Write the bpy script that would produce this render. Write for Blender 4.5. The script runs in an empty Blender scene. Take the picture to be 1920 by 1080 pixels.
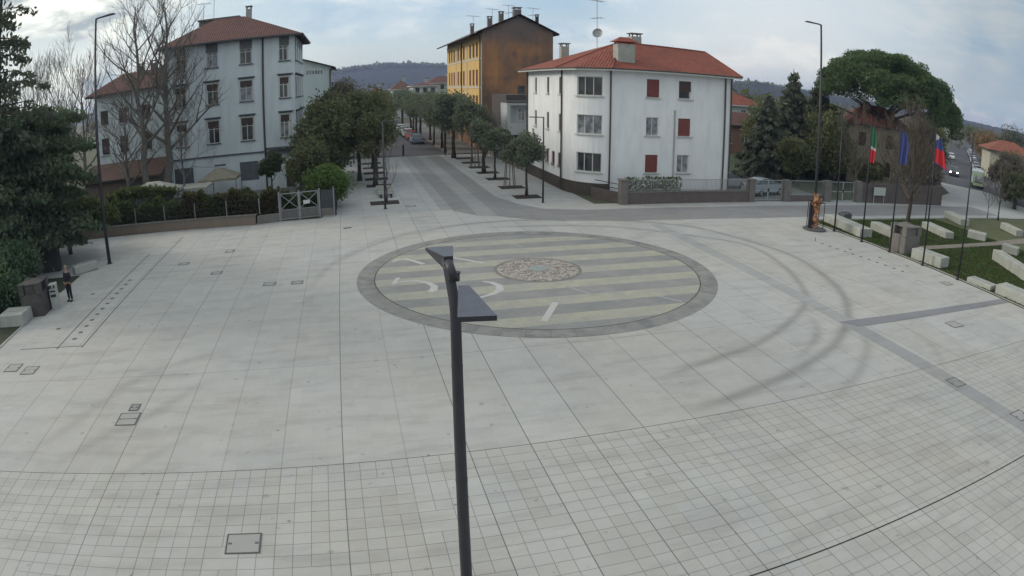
# camera solved from the paving joints, flag poles and house corners
CAM_R = [0.969833, -0.24377, 0.001031]
CAM_U = [0.072644, 0.293044, 0.953335]
CAM_F = [0.232696, 0.924501, -0.301912]
LK1, LK3, LK4 = 0.799551, 0.012738, 0.023788
EXPO = 0.63
SKY_LO = (5.0, 5.5, 5.5); SKY_HI = (2.9, 4.0, 5.1); SKY_TOP = (4.2, 4.6, 4.9)
CL_BRIGHT = (8.2, 8.3, 7.4); CL_MID = (4.9, 5.4, 5.3); CL_GREY = (2.9, 3.3, 3.5); CL_SOFT = (6.4, 6.5, 6.3); CL_DARK = (2.9, 3.2, 3.35); CL_DARK2 = (1.7, 2.5, 3.3); CL_CREAM = (5.6, 5.4, 5.0)
LAMP = (1.28, 8.10, 6.20)
def _low(pts, dz): return [(p[0], p[1], p[2] - q) for p, q in zip(pts, dz)]
_f = [(1.306, 7.99, 6.075), (1.445, 7.97, 6.075), (1.547, 6.827, 6.062), (1.112, 6.911, 6.05)]
_b = [(1.173, 8.268, 6.395), (1.290, 8.25, 6.40), (1.427, 9.10, 6.325), (1.035, 9.15, 6.312)]
LAMP_HEADS = [('front', _f, _low(_f, (.11, .11, .062, .062))), ('back', _b, _low(_b, (.17, .17, .045, .045)))]
HAZE = .00028
import bpy, math, random
import numpy as np
from mathutils import Vector, Matrix
random.seed(7); RNG = np.random.default_rng(11)
SC = bpy.context.scene
COL = SC.collection
PI = math.pi

# ------------------------------------------------------------------ tagging
def tag(o, label=None, cat=None, group=None, kind=None):
    if label: o['label'] = label
    if cat: o['category'] = cat
    if group: o['group'] = group
    if kind: o['kind'] = kind
    return o

def thing(name, label, cat, loc=(0, 0, 0), rz=0, group=None):
    o = bpy.data.objects.new(name, None); COL.objects.link(o)
    o.location = loc; o.rotation_euler = (0, 0, rz); o.empty_display_size = .3
    return tag(o, label, cat, group)

def copy_tree(o, loc=None, rz=None, label=None, scale=None, parent=None):
    c = o.copy(); COL.objects.link(c)
    if parent is not None: c.parent = parent
    if loc is not None: c.location = loc
    if rz is not None: c.rotation_euler = (0, 0, rz)
    if scale is not None: c.scale = scale if hasattr(scale, '__len__') else (scale,) * 3
    if label: c['label'] = label
    for ch in [x for x in SC.objects if x.parent == o]:
        copy_tree(ch, parent=c)
    return c

# ------------------------------------------------------------------ mesh builder
EACH = {'downpipe', 'gable', 'lug', 'lifting_slot', 'slot', 'gutter', 'string_course', 'cornice_band', 'pillar_cap', 'eye', 'tie_wire', 'wire', 'hood', 'hedge_stem'}
class MB:
    def __init__(s): s.v = []; s.f = []; s.m = []; s.uv = []; s.pc = []
    def add(s, vs, fs, mi=0, uv=None):
        b = len(s.v); s.v += [tuple(map(float, p)) for p in vs]; s.pc.append((vs, fs, mi, uv))
        for i, f in enumerate(fs):
            s.f.append(tuple(b + k for k in f)); s.m.append(mi)
            s.uv.append(uv[i] if uv else None)
        return s
    def hexa(s, p, mi=0):  # 8 pts: bottom 4 ccw, top 4 ccw
        return s.add(p, [(3, 2, 1, 0), (4, 5, 6, 7), (0, 1, 5, 4), (1, 2, 6, 5), (2, 3, 7, 6), (3, 0, 4, 7)], mi)
    def box(s, x0, x1, y0, y1, z0, z1, mi=0):
        return s.hexa([(x0, y0, z0), (x1, y0, z0), (x1, y1, z0), (x0, y1, z0), (x0, y0, z1), (x1, y0, z1), (x1, y1, z1), (x0, y1, z1)], mi)
    def obox(s, c, sx, sy, sz, rz=0, mi=0, taper=1.0, rx=0):
        ca, sa = math.cos(rz), math.sin(rz); P = []
        for k, z in enumerate((0, sz)):
            t = 1 if k == 0 else taper
            for x, y in ((-1, -1), (1, -1), (1, 1), (-1, 1)):
                X, Y = x * sx / 2 * t, y * sy / 2 * t
                P.append((c[0] + X * ca - Y * sa, c[1] + X * sa + Y * ca, c[2] + z))
        return s.hexa(P, mi)
    def bbox(s, c, sx, sy, sz, rz=0, b=.02, mi=0):  # box with chamfered edges
        ca, sa = math.cos(rz), math.sin(rz); P = []
        def ring(z, ix):
            hx, hy = sx / 2 - ix, sy / 2 - ix; q = b
            pts = [(-hx + q, -hy), (hx - q, -hy), (hx, -hy + q), (hx, hy - q), (hx - q, hy), (-hx + q, hy), (-hx, hy - q), (-hx, -hy + q)]
            return [(c[0] + X * ca - Y * sa, c[1] + X * sa + Y * ca, c[2] + z) for X, Y in pts]
        rs = [ring(0, 0), ring(sz - b, 0), ring(sz, b)]
        vs = sum(rs, []); fs = []
        for k in range(2):
            for i in range(8):
                j = (i + 1) % 8; fs.append((k * 8 + i, k * 8 + j, k * 8 + 8 + j, k * 8 + 8 + i))
        fs.append(tuple(range(16, 24))); fs.append(tuple(range(7, -1, -1)))
        return s.add(vs, fs, mi)
    def tube(s, pts, rad, n=8, mi=0, cap=True):
        pts = [Vector(p) for p in pts]
        if not hasattr(rad, '__len__'): rad = [rad] * len(pts)
        vs = []; prev = None
        for i, p in enumerate(pts):
            d = (pts[min(i + 1, len(pts) - 1)] - pts[max(i - 1, 0)])
            d = d.normalized() if d.length > 1e-9 else Vector((0, 0, 1))
            if prev is None:
                a = d.cross(Vector((0, 0, 1)))
                if a.length < .05: a = Vector((1, 0, 0))
            else: a = prev - d * prev.dot(d)
            a.normalize(); prev = a; b = d.cross(a)
            for k in range(n):
                t = 2 * PI * k / n
                vs.append(p + (a * math.cos(t) + b * math.sin(t)) * rad[i])
        fs = []
        for i in range(len(pts) - 1):
            for k in range(n):
                k2 = (k + 1) % n; fs.append((i * n + k, i * n + k2, (i + 1) * n + k2, (i + 1) * n + k))
        if cap: fs.append(tuple(range(n - 1, -1, -1))); fs.append(tuple((len(pts) - 1) * n + k for k in range(n)))
        return s.add(vs, fs, mi)
    def lathe(s, c, prof, n=16, mi=0):
        vs = []; fs = []
        for r, z in prof:
            for k in range(n):
                t = 2 * PI * k / n; vs.append((c[0] + r * math.cos(t), c[1] + r * math.sin(t), c[2] + z))
        for i in range(len(prof) - 1):
            for k in range(n):
                k2 = (k + 1) % n; fs.append((i * n + k, i * n + k2, (i + 1) * n + k2, (i + 1) * n + k))
        fs.append(tuple((len(prof) - 1) * n + k for k in range(n))); fs.append(tuple(range(n - 1, -1, -1)))
        return s.add(vs, fs, mi)
    def prism(s, poly, z0, z1, mi=0):
        n = len(poly); vs = [(x, y, z0) for x, y in poly] + [(x, y, z1) for x, y in poly]
        fs = [tuple(range(n, 2 * n)), tuple(range(n - 1, -1, -1))]
        for i in range(n): j = (i + 1) % n; fs.append((i, j, n + j, n + i))
        return s.add(vs, fs, mi)
    def sheet(s, poly, z, mi=0):
        return s.add([(x, y, z) for x, y in poly], [tuple(range(len(poly)))], mi)
    def ribbon(s, pts, w, z, mi=0):
        n = len(pts)
        if not hasattr(w, '__len__'): w = [w] * n
        vs = []
        for i in range(n):
            a = Vector(pts[max(i - 1, 0)]); b = Vector(pts[min(i + 1, n - 1)]); d = (b - a).normalized()
            nn = Vector((-d.y, d.x)); p = Vector(pts[i])
            vs.append((*(p - nn * w[i] / 2), z)); vs.append((*(p + nn * w[i] / 2), z))
        return s.add(vs, [(2 * i, 2 * i + 2, 2 * i + 3, 2 * i + 1) for i in range(n - 1)], mi)
    def build(s, name, mat, parent=None, smooth=False):
        if name in EACH and len(s.pc) > 1:   # every piece its own object
            os_ = []
            for q in s.pc: m_ = MB(); m_.add(*q); m_.pc = []; os_.append(m_.build(name, mat, parent, smooth))
            return os_[0]
        me = bpy.data.meshes.new(name)
        off = Vector((0, 0, 0)); q = parent
        while q is not None: off = off + q.location; q = q.parent
        me.from_pydata([(x - off.x, y - off.y, z - off.z) for x, y, z in s.v], [], s.f)
        mats = mat if isinstance(mat, (list, tuple)) else [mat]
        for m in mats: me.materials.append(m)
        if len(mats) > 1: me.polygons.foreach_set('material_index', s.m)
        if any(u is not None for u in s.uv):
            ul = me.uv_layers.new(name='UVMap'); k = 0
            for f, u in zip(s.f, s.uv):
                for i in range(len(f)):
                    ul.data[k].uv = u[i] if u else (0, 0); k += 1
        if smooth: me.polygons.foreach_set('use_smooth', [True] * len(me.polygons))
        me.update()
        o = bpy.data.objects.new(name, me); COL.objects.link(o)
        if parent is not None: o.parent = parent
        return o

def np_mesh(name, V, F, mats, parent=None, mi=None, smooth=False):
    """V (n,3) world coords, F (m,k) faces"""
    off = np.zeros(3); q = parent
    while q is not None: off = off + np.array(q.location); q = q.parent
    V = np.asarray(V, dtype=np.float32) - off.astype(np.float32)
    F = np.asarray(F, dtype=np.int32); k = F.shape[1]
    me = bpy.data.meshes.new(name)
    me.vertices.add(len(V)); me.vertices.foreach_set('co', V.ravel())
    me.loops.add(F.size); me.loops.foreach_set('vertex_index', F.ravel())
    me.polygons.add(len(F)); me.polygons.foreach_set('loop_start', np.arange(0, F.size, k, dtype=np.int32))
    for m in (mats if isinstance(mats, (list, tuple)) else [mats]): me.materials.append(m)
    if mi is not None: me.polygons.foreach_set('material_index', np.asarray(mi, dtype=np.int32))
    if smooth: me.polygons.foreach_set('use_smooth', np.ones(len(F), dtype=bool))
    me.update(calc_edges=True); me.validate()
    o = bpy.data.objects.new(name, me); COL.objects.link(o)
    if parent is not None: o.parent = parent
    return o

# ------------------------------------------------------------------ materials
class NT:
    def __init__(s, name):
        s.mat = bpy.data.materials.new(name); s.mat.use_nodes = True
        s.t = s.mat.node_tree; s.t.nodes.clear()
        s.out = s.t.nodes.new('ShaderNodeOutputMaterial')
        s.b = s.t.nodes.new('ShaderNodeBsdfPrincipled'); s.t.links.new(s.b.outputs[0], s.out.inputs[0])
        s.b.inputs['Specular IOR Level'].default_value = .3
    def n(s, ty, **kw):
        x = s.t.nodes.new(ty)
        for k, v in kw.items(): setattr(x, k, v)
        return x
    def put(s, sock, v):
        if isinstance(v, bpy.types.NodeSocket): s.t.links.new(v, sock)
        elif v is not None:
            try: sock.default_value = v
            except Exception: sock.default_value = (*v, 1)
    def m(s, op, a, b=None, c=None, clamp=False):
        x = s.n('ShaderNodeMath', operation=op, use_clamp=clamp)
        s.put(x.inputs[0], a)
        if b is not None: s.put(x.inputs[1], b)
        if c is not None: s.put(x.inputs[2], c)
        return x.outputs[0]
    def mix(s, f, a, b, mode='MIX'):
        x = s.n('ShaderNodeMix', data_type='RGBA', blend_type=mode)
        s.put(x.inputs['Factor'], f)
        ia = [i for i in x.inputs if i.identifier == 'A_Color'][0]; ib = [i for i in x.inputs if i.identifier == 'B_Color'][0]
        s.put(ia, a if isinstance(a, bpy.types.NodeSocket) else (*a[:3], 1)); s.put(ib, b if isinstance(b, bpy.types.NodeSocket) else (*b[:3], 1))
        return [o for o in x.outputs if o.identifier == 'Result_Color'][0]
    def noise(s, vec, scale, detail=3, rough=.5, dist=0):
        x = s.n('ShaderNodeTexNoise'); s.put(x.inputs['Vector'], vec)
        x.inputs['Scale'].default_value = scale; x.inputs['Detail'].default_value = detail
        x.inputs['Roughness'].default_value = rough; x.inputs['Distortion'].default_value = dist
        return x.outputs[0]
    def white(s, vec):
        x = s.n('ShaderNodeTexWhiteNoise', noise_dimensions='3D'); s.put(x.inputs[0], vec); return x.outputs[0]
    def comb(s, x, y, z=0):
        c = s.n('ShaderNodeCombineXYZ'); s.put(c.inputs[0], x); s.put(c.inputs[1], y); s.put(c.inputs[2], z); return c.outputs[0]
    def ramp(s, f, lo, hi):  # clamp remap to 0..1
        x = s.n('ShaderNodeMapRange', clamp=True); s.put(x.inputs[0], f)
        x.inputs[1].default_value = lo; x.inputs[2].default_value = hi
        return x.outputs[0]
    def pos(s): return s.n('ShaderNodeNewGeometry').outputs['Position']
    def objc(s): return s.n('ShaderNodeTexCoord').outputs['Object']
    def uv(s): return s.n('ShaderNodeTexCoord').outputs['UV']
    def xyz(s, v): x = s.n('ShaderNodeSeparateXYZ'); s.put(x.inputs[0], v); return x.outputs[0], x.outputs[1], x.outputs[2]
    def bump(s, h, dist=.01, st=.5):
        x = s.n('ShaderNodeBump'); x.inputs['Distance'].default_value = dist; x.inputs['Strength'].default_value = st
        s.put(x.inputs['Height'], h); s.t.links.new(x.outputs[0], s.b.inputs['Normal'])
    def base(s, c): s.put(s.b.inputs['Base Color'], c if isinstance(c, bpy.types.NodeSocket) else (*c[:3], 1))
    def rough(s, r): s.put(s.b.inputs['Roughness'], r)
MAT = {}
def simple(name, col, rough=.7, var=.15, scale=3, metal=0, bump=0, col2=None, fine=0):
    if name in MAT: return MAT[name]
    t = NT(name); p = t.pos(); nz = t.noise(p, scale, 4, .6)
    c2 = col2 or tuple(min(1, c * (1 - var * 2)) for c in col)
    c = t.mix(t.ramp(nz, .3, .7), c2, col)
    if fine:
        c = t.mix(t.ramp(t.noise(p, 45, 2), .35, .65), c, tuple(x * (1 - fine) for x in col))
    t.base(c); t.rough(rough); t.b.inputs['Metallic'].default_value = metal
    if bump: t.bump(t.noise(p, scale * 6, 4), bump)
    MAT[name] = t.mat; return t.mat
def stucco(name, col, stain=.25, hue=None):
    t = NT(name); p = t.pos(); x, y, z = t.xyz(p)
    s1 = t.noise(t.comb(t.m('MULTIPLY', x, 1.6), t.m('MULTIPLY', y, 1.6), t.m('MULTIPLY', z, .35)), .9, 5, .6)
    s2 = t.noise(p, .35, 3)
    dark = tuple(c * (1 - stain) for c in col) if hue is None else hue
    c = t.mix(t.ramp(s1, .45, .8), col, dark)
    c = t.mix(t.m('MULTIPLY', t.ramp(s2, .4, .75), .5), c, dark)
    # damp splash near the ground and drips below sills are patches of real dirt
    t.base(c); t.rough(.9); t.bump(t.noise(p, 30, 3), .01, .4); MAT[name] = t.mat; return t.mat
def foliage(name, c1, c2, c3, tr=.15):
    t = NT(name); g = t.n('ShaderNodeNewGeometry'); r = g.outputs['Random Per Island']
    nz = t.noise(g.outputs['Position'], .55, 3)
    c = t.mix(t.ramp(nz, .35, .65), c1, c2); c = t.mix(t.m('MULTIPLY', r, .6), c, c3)
    t.base(c); t.rough(.75); t.b.inputs['Specular IOR Level'].default_value = .15
    tl = t.n('ShaderNodeBsdfTranslucent'); t.put(tl.inputs['Color'], t.mix(.35, c, (.16, .20, .06))); mx = t.n('ShaderNodeMixShader'); mx.inputs[0].default_value = .38
    t.t.links.new(t.b.outputs[0], mx.inputs[1]); t.t.links.new(tl.outputs[0], mx.inputs[2]); t.t.links.new(mx.outputs[0], t.out.inputs[0])
    MAT[name] = t.mat; return t.mat

white = simple('white_render', (.62, .63, .62)); metal_dark = simple('dark_metal', (.035, .035, .045), .45, .1, 5, .3)
lampm = simple('lamp_metal', (.058, .058, .07), .48, .2, 3, .2, fine=.12)
lamptop = simple('lamp_top_metal', (.11, .12, .15), .55, .2, 5, .1, fine=.1)
grey_metal = simple('grey_metal', (.28, .29, .3), .5, .1, 4, .4)
stone_w = simple('white_stone', (.40, .41, .375), .85, .22, 1.6, fine=.14, bump=.02)
stone_g = simple('grey_stone', (.19, .175, .165), .9, .22, 2.2, bump=.03, fine=.15)
stone_d = simple('dark_stone', (.095, .09, .085), .9, .2, 2.2, bump=.03)
plinth_m = simple('brown_plinth', (.085, .07, .06), .85, .12, 1.5)
wallst = simple('wall_stone', (.16, .13, .125), .9, .25, 1.6, bump=.02, fine=.2)
bark = simple('bark', (.075, .065, .055), .95, .25, 6, bump=.03)
bark_l = simple('pale_bark', (.19, .175, .155), .95, .25, 5, bump=.03)
twig = simple('twig', (.13, .108, .09), .95, .2, 3)
soil = simple('soil', (.055, .045, .04), 1, .3, 6, bump=.03)
glass_m = None
def glassy(name, col, rough=.12, spec=.6, scale=.9):
    t = NT(name); p = t.pos(); c = t.mix(t.ramp(t.noise(p, scale, 2), .4, .6), col, tuple(x * .45 for x in col))
    t.base(c); t.rough(rough); t.b.inputs['Specular IOR Level'].default_value = spec; return t.mat
pane_m = glassy('window_glass', (.06, .065, .07))
curtain_m = glassy('curtained_glass', (.26, .28, .31), .25, .5, 2)
frame_w = simple('window_frame_white', (.5, .5, .48), .6, .05)
frame_d = simple('window_trim_dark', (.10, .105, .12), .8, .12, 3)
def slatted(name, col):
    t = NT(name); p = t.pos(); x, y, z = t.xyz(p); f = t.m('FRACT', t.m('DIVIDE', z, .11))
    c = t.mix(t.ramp(t.noise(p, 5, 4), .35, .7), col, tuple(v * .72 for v in col)); c = t.mix(t.m('MULTIPLY', t.ramp(f, .2, .02), .6), c, tuple(v * .35 for v in col))
    t.base(c); t.rough(.65); t.bump(f, .015, .8); MAT[name] = t.mat; return t.mat
shutter_r = slatted('red_shutter', (.22, .065, .058))
shutter_b = slatted('brown_shutter', (.085, .06, .05))
shutter_g = slatted('grey_shutter', (.14, .15, .16))
gutter = simple('gutter', (.07, .065, .06), .6, .1)
eave_w = simple('eave_white', (.5, .5, .48), .8, .08)
soffit = simple('soffit_wood', (.09, .08, .075), .9, .15)
def tiles(name, c1, c2, c3):
    t = NT(name); u, v, w = t.xyz(t.uv())
    p = t.pos()
    col = t.m('SINE', t.m('MULTIPLY', u, 2 * PI / .24))
    row = t.m('FRACT', t.m('DIVIDE', v, .36))
    cell = t.white(t.comb(t.m('FLOOR', t.m('DIVIDE', u, .24)), t.m('FLOOR', t.m('DIVIDE', v, .36))))
    c = t.mix(t.ramp(cell, 0, 1), c1, c2)
    c = t.mix(t.m('MULTIPLY', t.ramp(t.noise(p, .8, 5, .65), .45, .7), .8), c, c3)
    groove = t.m('MULTIPLY', t.ramp(col, -.3, -1), .55)
    edge = t.m('MULTIPLY', t.ramp(row, .14, 0), .35)
    c = t.mix(t.m('MAXIMUM', groove, edge), c, tuple(x * .35 for x in c3))
    t.base(c); t.rough(.85); t.bump(t.m('ADD', col, t.m('MULTIPLY', row, .8)), .03, .8); MAT[name] = t.mat; return t.mat
tile_red = tiles('red_roof_tile', (.30, .085, .052), (.23, .062, .042), (.15, .055, .042))
tile_dull = tiles('dull_roof_tile', (.17, .068, .055), (.125, .055, .048), (.08, .05, .045))
tile_far = tiles('orange_roof_tile', (.30, .10, .06), (.23, .08, .05), (.17, .07, .05))

# ------------------------------------------------------------------ camera (fisheye-like wide lens of the webcam)
Rv = Vector(CAM_R); Uv = Vector(CAM_U); Fv = Vector(CAM_F)
cam = bpy.data.cameras.new('camera'); co = bpy.data.objects.new('camera', cam); COL.objects.link(co)
Mx = Matrix((Rv, Uv, -Fv)).transposed().to_4x4(); Mx.translation = Vector((0, 0, 8.6)); co.matrix_world = Mx
SC.camera = co
cam.lens = 17.5; cam.sensor_fit = 'HORIZONTAL'; cam.sensor_width = 36; cam.sensor_height = 20.25
cam.clip_start = .05; cam.clip_end = 12000
cam.type = 'PANO'
k = 1920 / 36 / 1000
co_k = [0, -LK1 * k, 0, -LK3 * k ** 3, -LK4 * k ** 4]
for tgt in (cam, getattr(cam, 'cycles', None)):
    try:
        tgt.panorama_type = 'FISHEYE_LENS_POLYNOMIAL'; tgt.fisheye_fov = PI
        for i, v in enumerate(co_k): setattr(tgt, 'fisheye_polynomial_k%d' % i, v)
    except Exception as e: print('cam', e)

# ------------------------------------------------------------------ sky, sun
SUN_AZ = math.atan2(-.86, .5); SUN_EL = math.radians(24)   # azimuth measured from +Y towards +X
w = bpy.data.worlds.new('World'); SC.world = w; w.use_nodes = True; t = w.node_tree; t.nodes.clear()
class WN(NT):
    def __init__(s, t): s.t = t
W = WN(t)
sky = W.n('ShaderNodeTexSky', sky_type='NISHITA', sun_disc=False, sun_elevation=SUN_EL, sun_rotation=SUN_AZ, air_density=1.2, dust_density=1.5, ozone_density=1.5)
d = W.n('ShaderNodeTexCoord').outputs['Generated']; dx, dy, dz = W.xyz(d)
def blob(v, lo, hi):
    n = Vector(v).normalized(); x = W.n('ShaderNodeVectorMath', operation='DOT_PRODUCT'); W.put(x.inputs[0], d); x.inputs[1].default_value = n
    return W.ramp(x.outputs['Value'], lo, hi)
n1 = W.noise(W.comb(W.m('MULTIPLY', dx, 4.2), W.m('MULTIPLY', dy, 4.2), W.m('MULTIPLY', dz, 15)), 1.0, 7, .58, .4)
n2 = W.noise(W.comb(W.m('ADD', 7, W.m('MULTIPLY', dx, 9)), W.m('MULTIPLY', dy, 9), W.m('MULTIPLY', dz, 24)), 1.1, 6, .6)
n3 = W.noise(W.comb(W.m('MULTIPLY', dx, 26), W.m('MULTIPLY', dy, 26), W.m('MULTIPLY', dz, 40)), 1.0, 5, .55)
left = W.ramp(dx, .02, -.36)
right = W.m('MULTIPLY', W.ramp(dx, .42, .92), W.ramp(dz, .0, .05))
up = W.ramp(dz, .20, .5)
base = W.mix(.25, W.mix(W.ramp(dz, .015, .12), SKY_LO, SKY_HI), sky.outputs[0])
base = W.mix(left, base, W.mix(W.ramp(dz, .0, .12), CL_BRIGHT, CL_MID))
base = W.mix(up, base, SKY_TOP)
cl = W.ramp(W.m('ADD', n1, W.m('ADD', W.m('MULTIPLY', left, .07), W.m('MULTIPLY', W.m('SUBTRACT', dz, .08), .35))), .50, .62)
lcol = W.mix(W.ramp(n2, .42, .60), CL_BRIGHT, CL_GREY)
mcol = W.mix(W.ramp(n2, .40, .66), CL_SOFT, SKY_HI)
c = W.mix(W.m('MULTIPLY', cl, W.m('ADD', .55, W.m('MULTIPLY', left, .4))), base, W.mix(left, mcol, lcol))
gcl = W.mix(W.ramp(W.m('ADD', n1, W.m('MULTIPLY', W.m('SUBTRACT', .78, dx), .5)), .42, .62), CL_DARK2, CL_DARK)
c = W.mix(W.m('MULTIPLY', right, W.m('SUBTRACT', 1, W.m('MULTIPLY', up, .8))), c, gcl)
# cumulus bank above the umbrella pine
hgt = W.m('SUBTRACT', W.m('ADD', .062, W.m('MULTIPLY', W.m('SUBTRACT', n3, .5), .10)), W.m('MULTIPLY', W.m('ABSOLUTE', W.m('SUBTRACT', dx, .60)), .32))
cum = W.m('MULTIPLY', W.ramp(W.m('SUBTRACT', W.m('ADD', hgt, .032), dz), .0, .008), W.ramp(W.m('SUBTRACT', dx, W.m('MULTIPLY', n3, .08)), .455, .475))
cum = W.m('MULTIPLY', cum, W.ramp(dy, 0, .1))
c = W.mix(W.m('MULTIPLY', cum, .9), c, W.mix(W.ramp(W.m('ADD', n2, W.m('MULTIPLY', W.m('SUBTRACT', hgt, dz), 1.6)), .42, .66), CL_CREAM, CL_DARK))
c = W.mix(W.m('MULTIPLY', blob((.60, .79, .135), .955, 1.0), .55), c, CL_SOFT)
bg = W.n('ShaderNodeBackground'); W.put(bg.inputs[0], c); bg.inputs[1].default_value = .1
wo = W.n('ShaderNodeOutputWorld'); t.links.new(bg.outputs[0], wo.inputs[0])
sl = bpy.data.lights.new('sun', 'SUN'); sl.energy = 1.3; sl.angle = math.radians(14); sl.color = (1, .93, .82)
so = bpy.data.objects.new('sun', sl); COL.objects.link(so)
sd = Vector((math.sin(SUN_AZ) * math.cos(SUN_EL), math.cos(SUN_AZ) * math.cos(SUN_EL), math.sin(SUN_EL)))
so.rotation_euler = sd.to_track_quat('Z', 'Y').to_euler(); so.location = (-30, 20, 40)
SC.view_settings.view_transform = 'Standard'; SC.view_settings.look = 'None'; SC.view_settings.gamma = 1
SC.view_settings.exposure = EXPO
# ------------------------------------------------------------------ SETTING: ground sheets
def fld(name, c1, c2, scale=.05):
    t = NT(name); p = t.pos(); c = t.mix(t.ramp(t.noise(p, scale, 5, .6), .35, .65), c1, c2)
    c = t.mix(t.m('MULTIPLY', t.ramp(t.noise(p, scale * 30, 3), .4, .7), .4), c, tuple(x * .6 for x in c1)); t.base(c); t.rough(.95); return t.mat
ground_m = fld('earth_and_grass', (.075, .085, .045), (.10, .095, .065))
asphalt_m = simple('asphalt', (.085, .085, .095), .9, .15, .6, fine=.2)
tag(MB().sheet([(-4000, -600), (4000, -600), (4000, 5000), (-4000, 5000)], 0).build('ground', ground_m), kind='structure')

SP, X0 = 1.5432, -.688
def paving_mat(name, base, warm, cold, jointk=1.0, wear=True):
    t = NT(name); p = t.pos(); x, y, z = t.xyz(p)
    def line(v, sp, off, w):  # 1 on the joint, 0 away; w half width in m
        f = t.m('FRACT', t.m('ADD', t.m('DIVIDE', t.m('SUBTRACT', v, off), sp), .5))
        dd = t.m('MULTIPLY', t.m('ABSOLUTE', t.m('SUBTRACT', f, .5)), sp)
        return t.ramp(dd, w, w * .3)
    grid = t.m('MULTIPLY', t.ramp(y, 13.76, 13.74), 1.0)
    u = t.m('DIVIDE', t.m('SUBTRACT', x, X0), SP); ui = t.m('FLOOR', u); ur = t.m('FLOOR', t.m('ADD', u, .5))
    v = t.m('DIVIDE', t.m('SUBTRACT', y, 13.75), .376); vi = t.m('FLOOR', v); vr = t.m('FLOOR', t.m('ADD', v, .5))
    u3 = t.m('FLOOR', t.m('MULTIPLY', u, 4))
    ln = t.white(t.comb(ur, 3.1))
    L1 = t.m('MULTIPLY', line(x, SP, X0, .017), t.m('ADD', .24, t.m('MULTIPLY', ln, .48)))
    broke = t.m('GREATER_THAN', t.white(t.comb(t.m('FLOOR', t.m('ADD', t.m('MULTIPLY', u, 4), .5)), t.m('FLOOR', t.m('MULTIPLY', v, .5)), 7)), 0.07)
    L3 = t.m('MULTIPLY', t.m('MULTIPLY', line(x, SP / 4, X0, .011), broke), t.m('ADD', .06, t.m('MULTIPLY', grid, .44)))
    brk2 = t.m('GREATER_THAN', t.white(t.comb(ui, vr, 2)), .03)
    L4 = t.m('MULTIPLY', t.m('MULTIPLY', line(y, .376, 13.75, .011), brk2), t.m('ADD', .045, t.m('MULTIPLY', grid, .48)))
    L5 = t.m('MULTIPLY', t.ramp(t.m('ABSOLUTE', t.m('SUBTRACT', y, 13.75)), .017, .006), .85)
    L6 = t.m('MULTIPLY', t.ramp(t.m('ABSOLUTE', t.m('SUBTRACT', y, 19.85)), .015, .005), .5)
    J = t.m('MULTIPLY', t.m('MAXIMUM', t.m('MAXIMUM', L1, L3), t.m('MAXIMUM', L4, t.m('MAXIMUM', L5, L6))), jointk)
    tile = t.white(t.comb(u3, vi, 5)); strip = t.white(t.comb(ui, t.m('FLOOR', t.m('DIVIDE', v, 9)), 1)); 
    big = t.noise(p, .16, 5, .6); mid = t.noise(p, .9, 5, .6); fine = t.noise(p, 14, 3)
    c = t.mix(t.ramp(big, .38, .62), cold, warm)
    c = t.mix(t.m('MULTIPLY', grid, t.m('MULTIPLY', t.ramp(t.white(t.comb(u3, t.m('FLOOR', t.m('DIVIDE', v, 3)), 5)), .3, 1), .50)), c, (.345, .327, .28))
    c = t.mix(.5, c, base)
    f = t.m('ADD', .905, t.m('MULTIPLY', tile, .055)); f = t.m('ADD', f, t.m('MULTIPLY', strip, .075))
    f = t.m('MULTIPLY', f, t.m('ADD', .90, t.m('MULTIPLY', mid, .2)))
    f = t.m('MULTIPLY', f, t.m('ADD', .96, t.m('MULTIPLY', fine, .08)))
    st = t.noise(t.comb(t.m('MULTIPLY', x, .5), t.m('MULTIPLY', y, 2.2), 0), .7, 5, .65)
    f = t.m('MULTIPLY', f, t.m('SUBTRACT', 1, t.m('MULTIPLY', t.ramp(st, .48, .75), .2)))
    sp = t.noise(p, 3.3, 2, .4); f = t.m('MULTIPLY', f, t.m('SUBTRACT', 1, t.m('MULTIPLY', t.ramp(sp, .70, .74), .22)))
    gm = t.n('ShaderNodeTexVoronoi', feature='F1'); t.put(gm.inputs['Vector'], p); gm.inputs['Scale'].default_value = .8
    f = t.m('MULTIPLY', f, t.m('SUBTRACT', 1, t.m('MULTIPLY', t.ramp(gm.outputs['Distance'], .045, .02), .45)))
    if wear:
        a = t.n('ShaderNodeAttribute', attribute_name='wear').outputs['Fac']
        f = t.m('MULTIPLY', f, t.m('SUBTRACT', 1, t.m('MULTIPLY', a, t.m('ADD', .20, t.m('MULTIPLY', mid, .34)))))
    f = t.m('MULTIPLY', f, t.m('SUBTRACT', 1, J))
    mm = t.n('ShaderNodeVectorMath', operation='SCALE'); t.put(mm.inputs[0], c); t.put(mm.inputs['Scale'], f)
    t.base(mm.outputs[0]); t.rough(.75); t.bump(t.m('SUBTRACT', t.m('MULTIPLY', fine, .3), J), .006, .5)
    t.b.inputs['Specular IOR Level'].default_value = .25
    return t.mat
plaza_m = paving_mat('pale_slab_paving', (.405, .395, .378), (.415, .395, .362), (.385, .395, .395))

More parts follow.
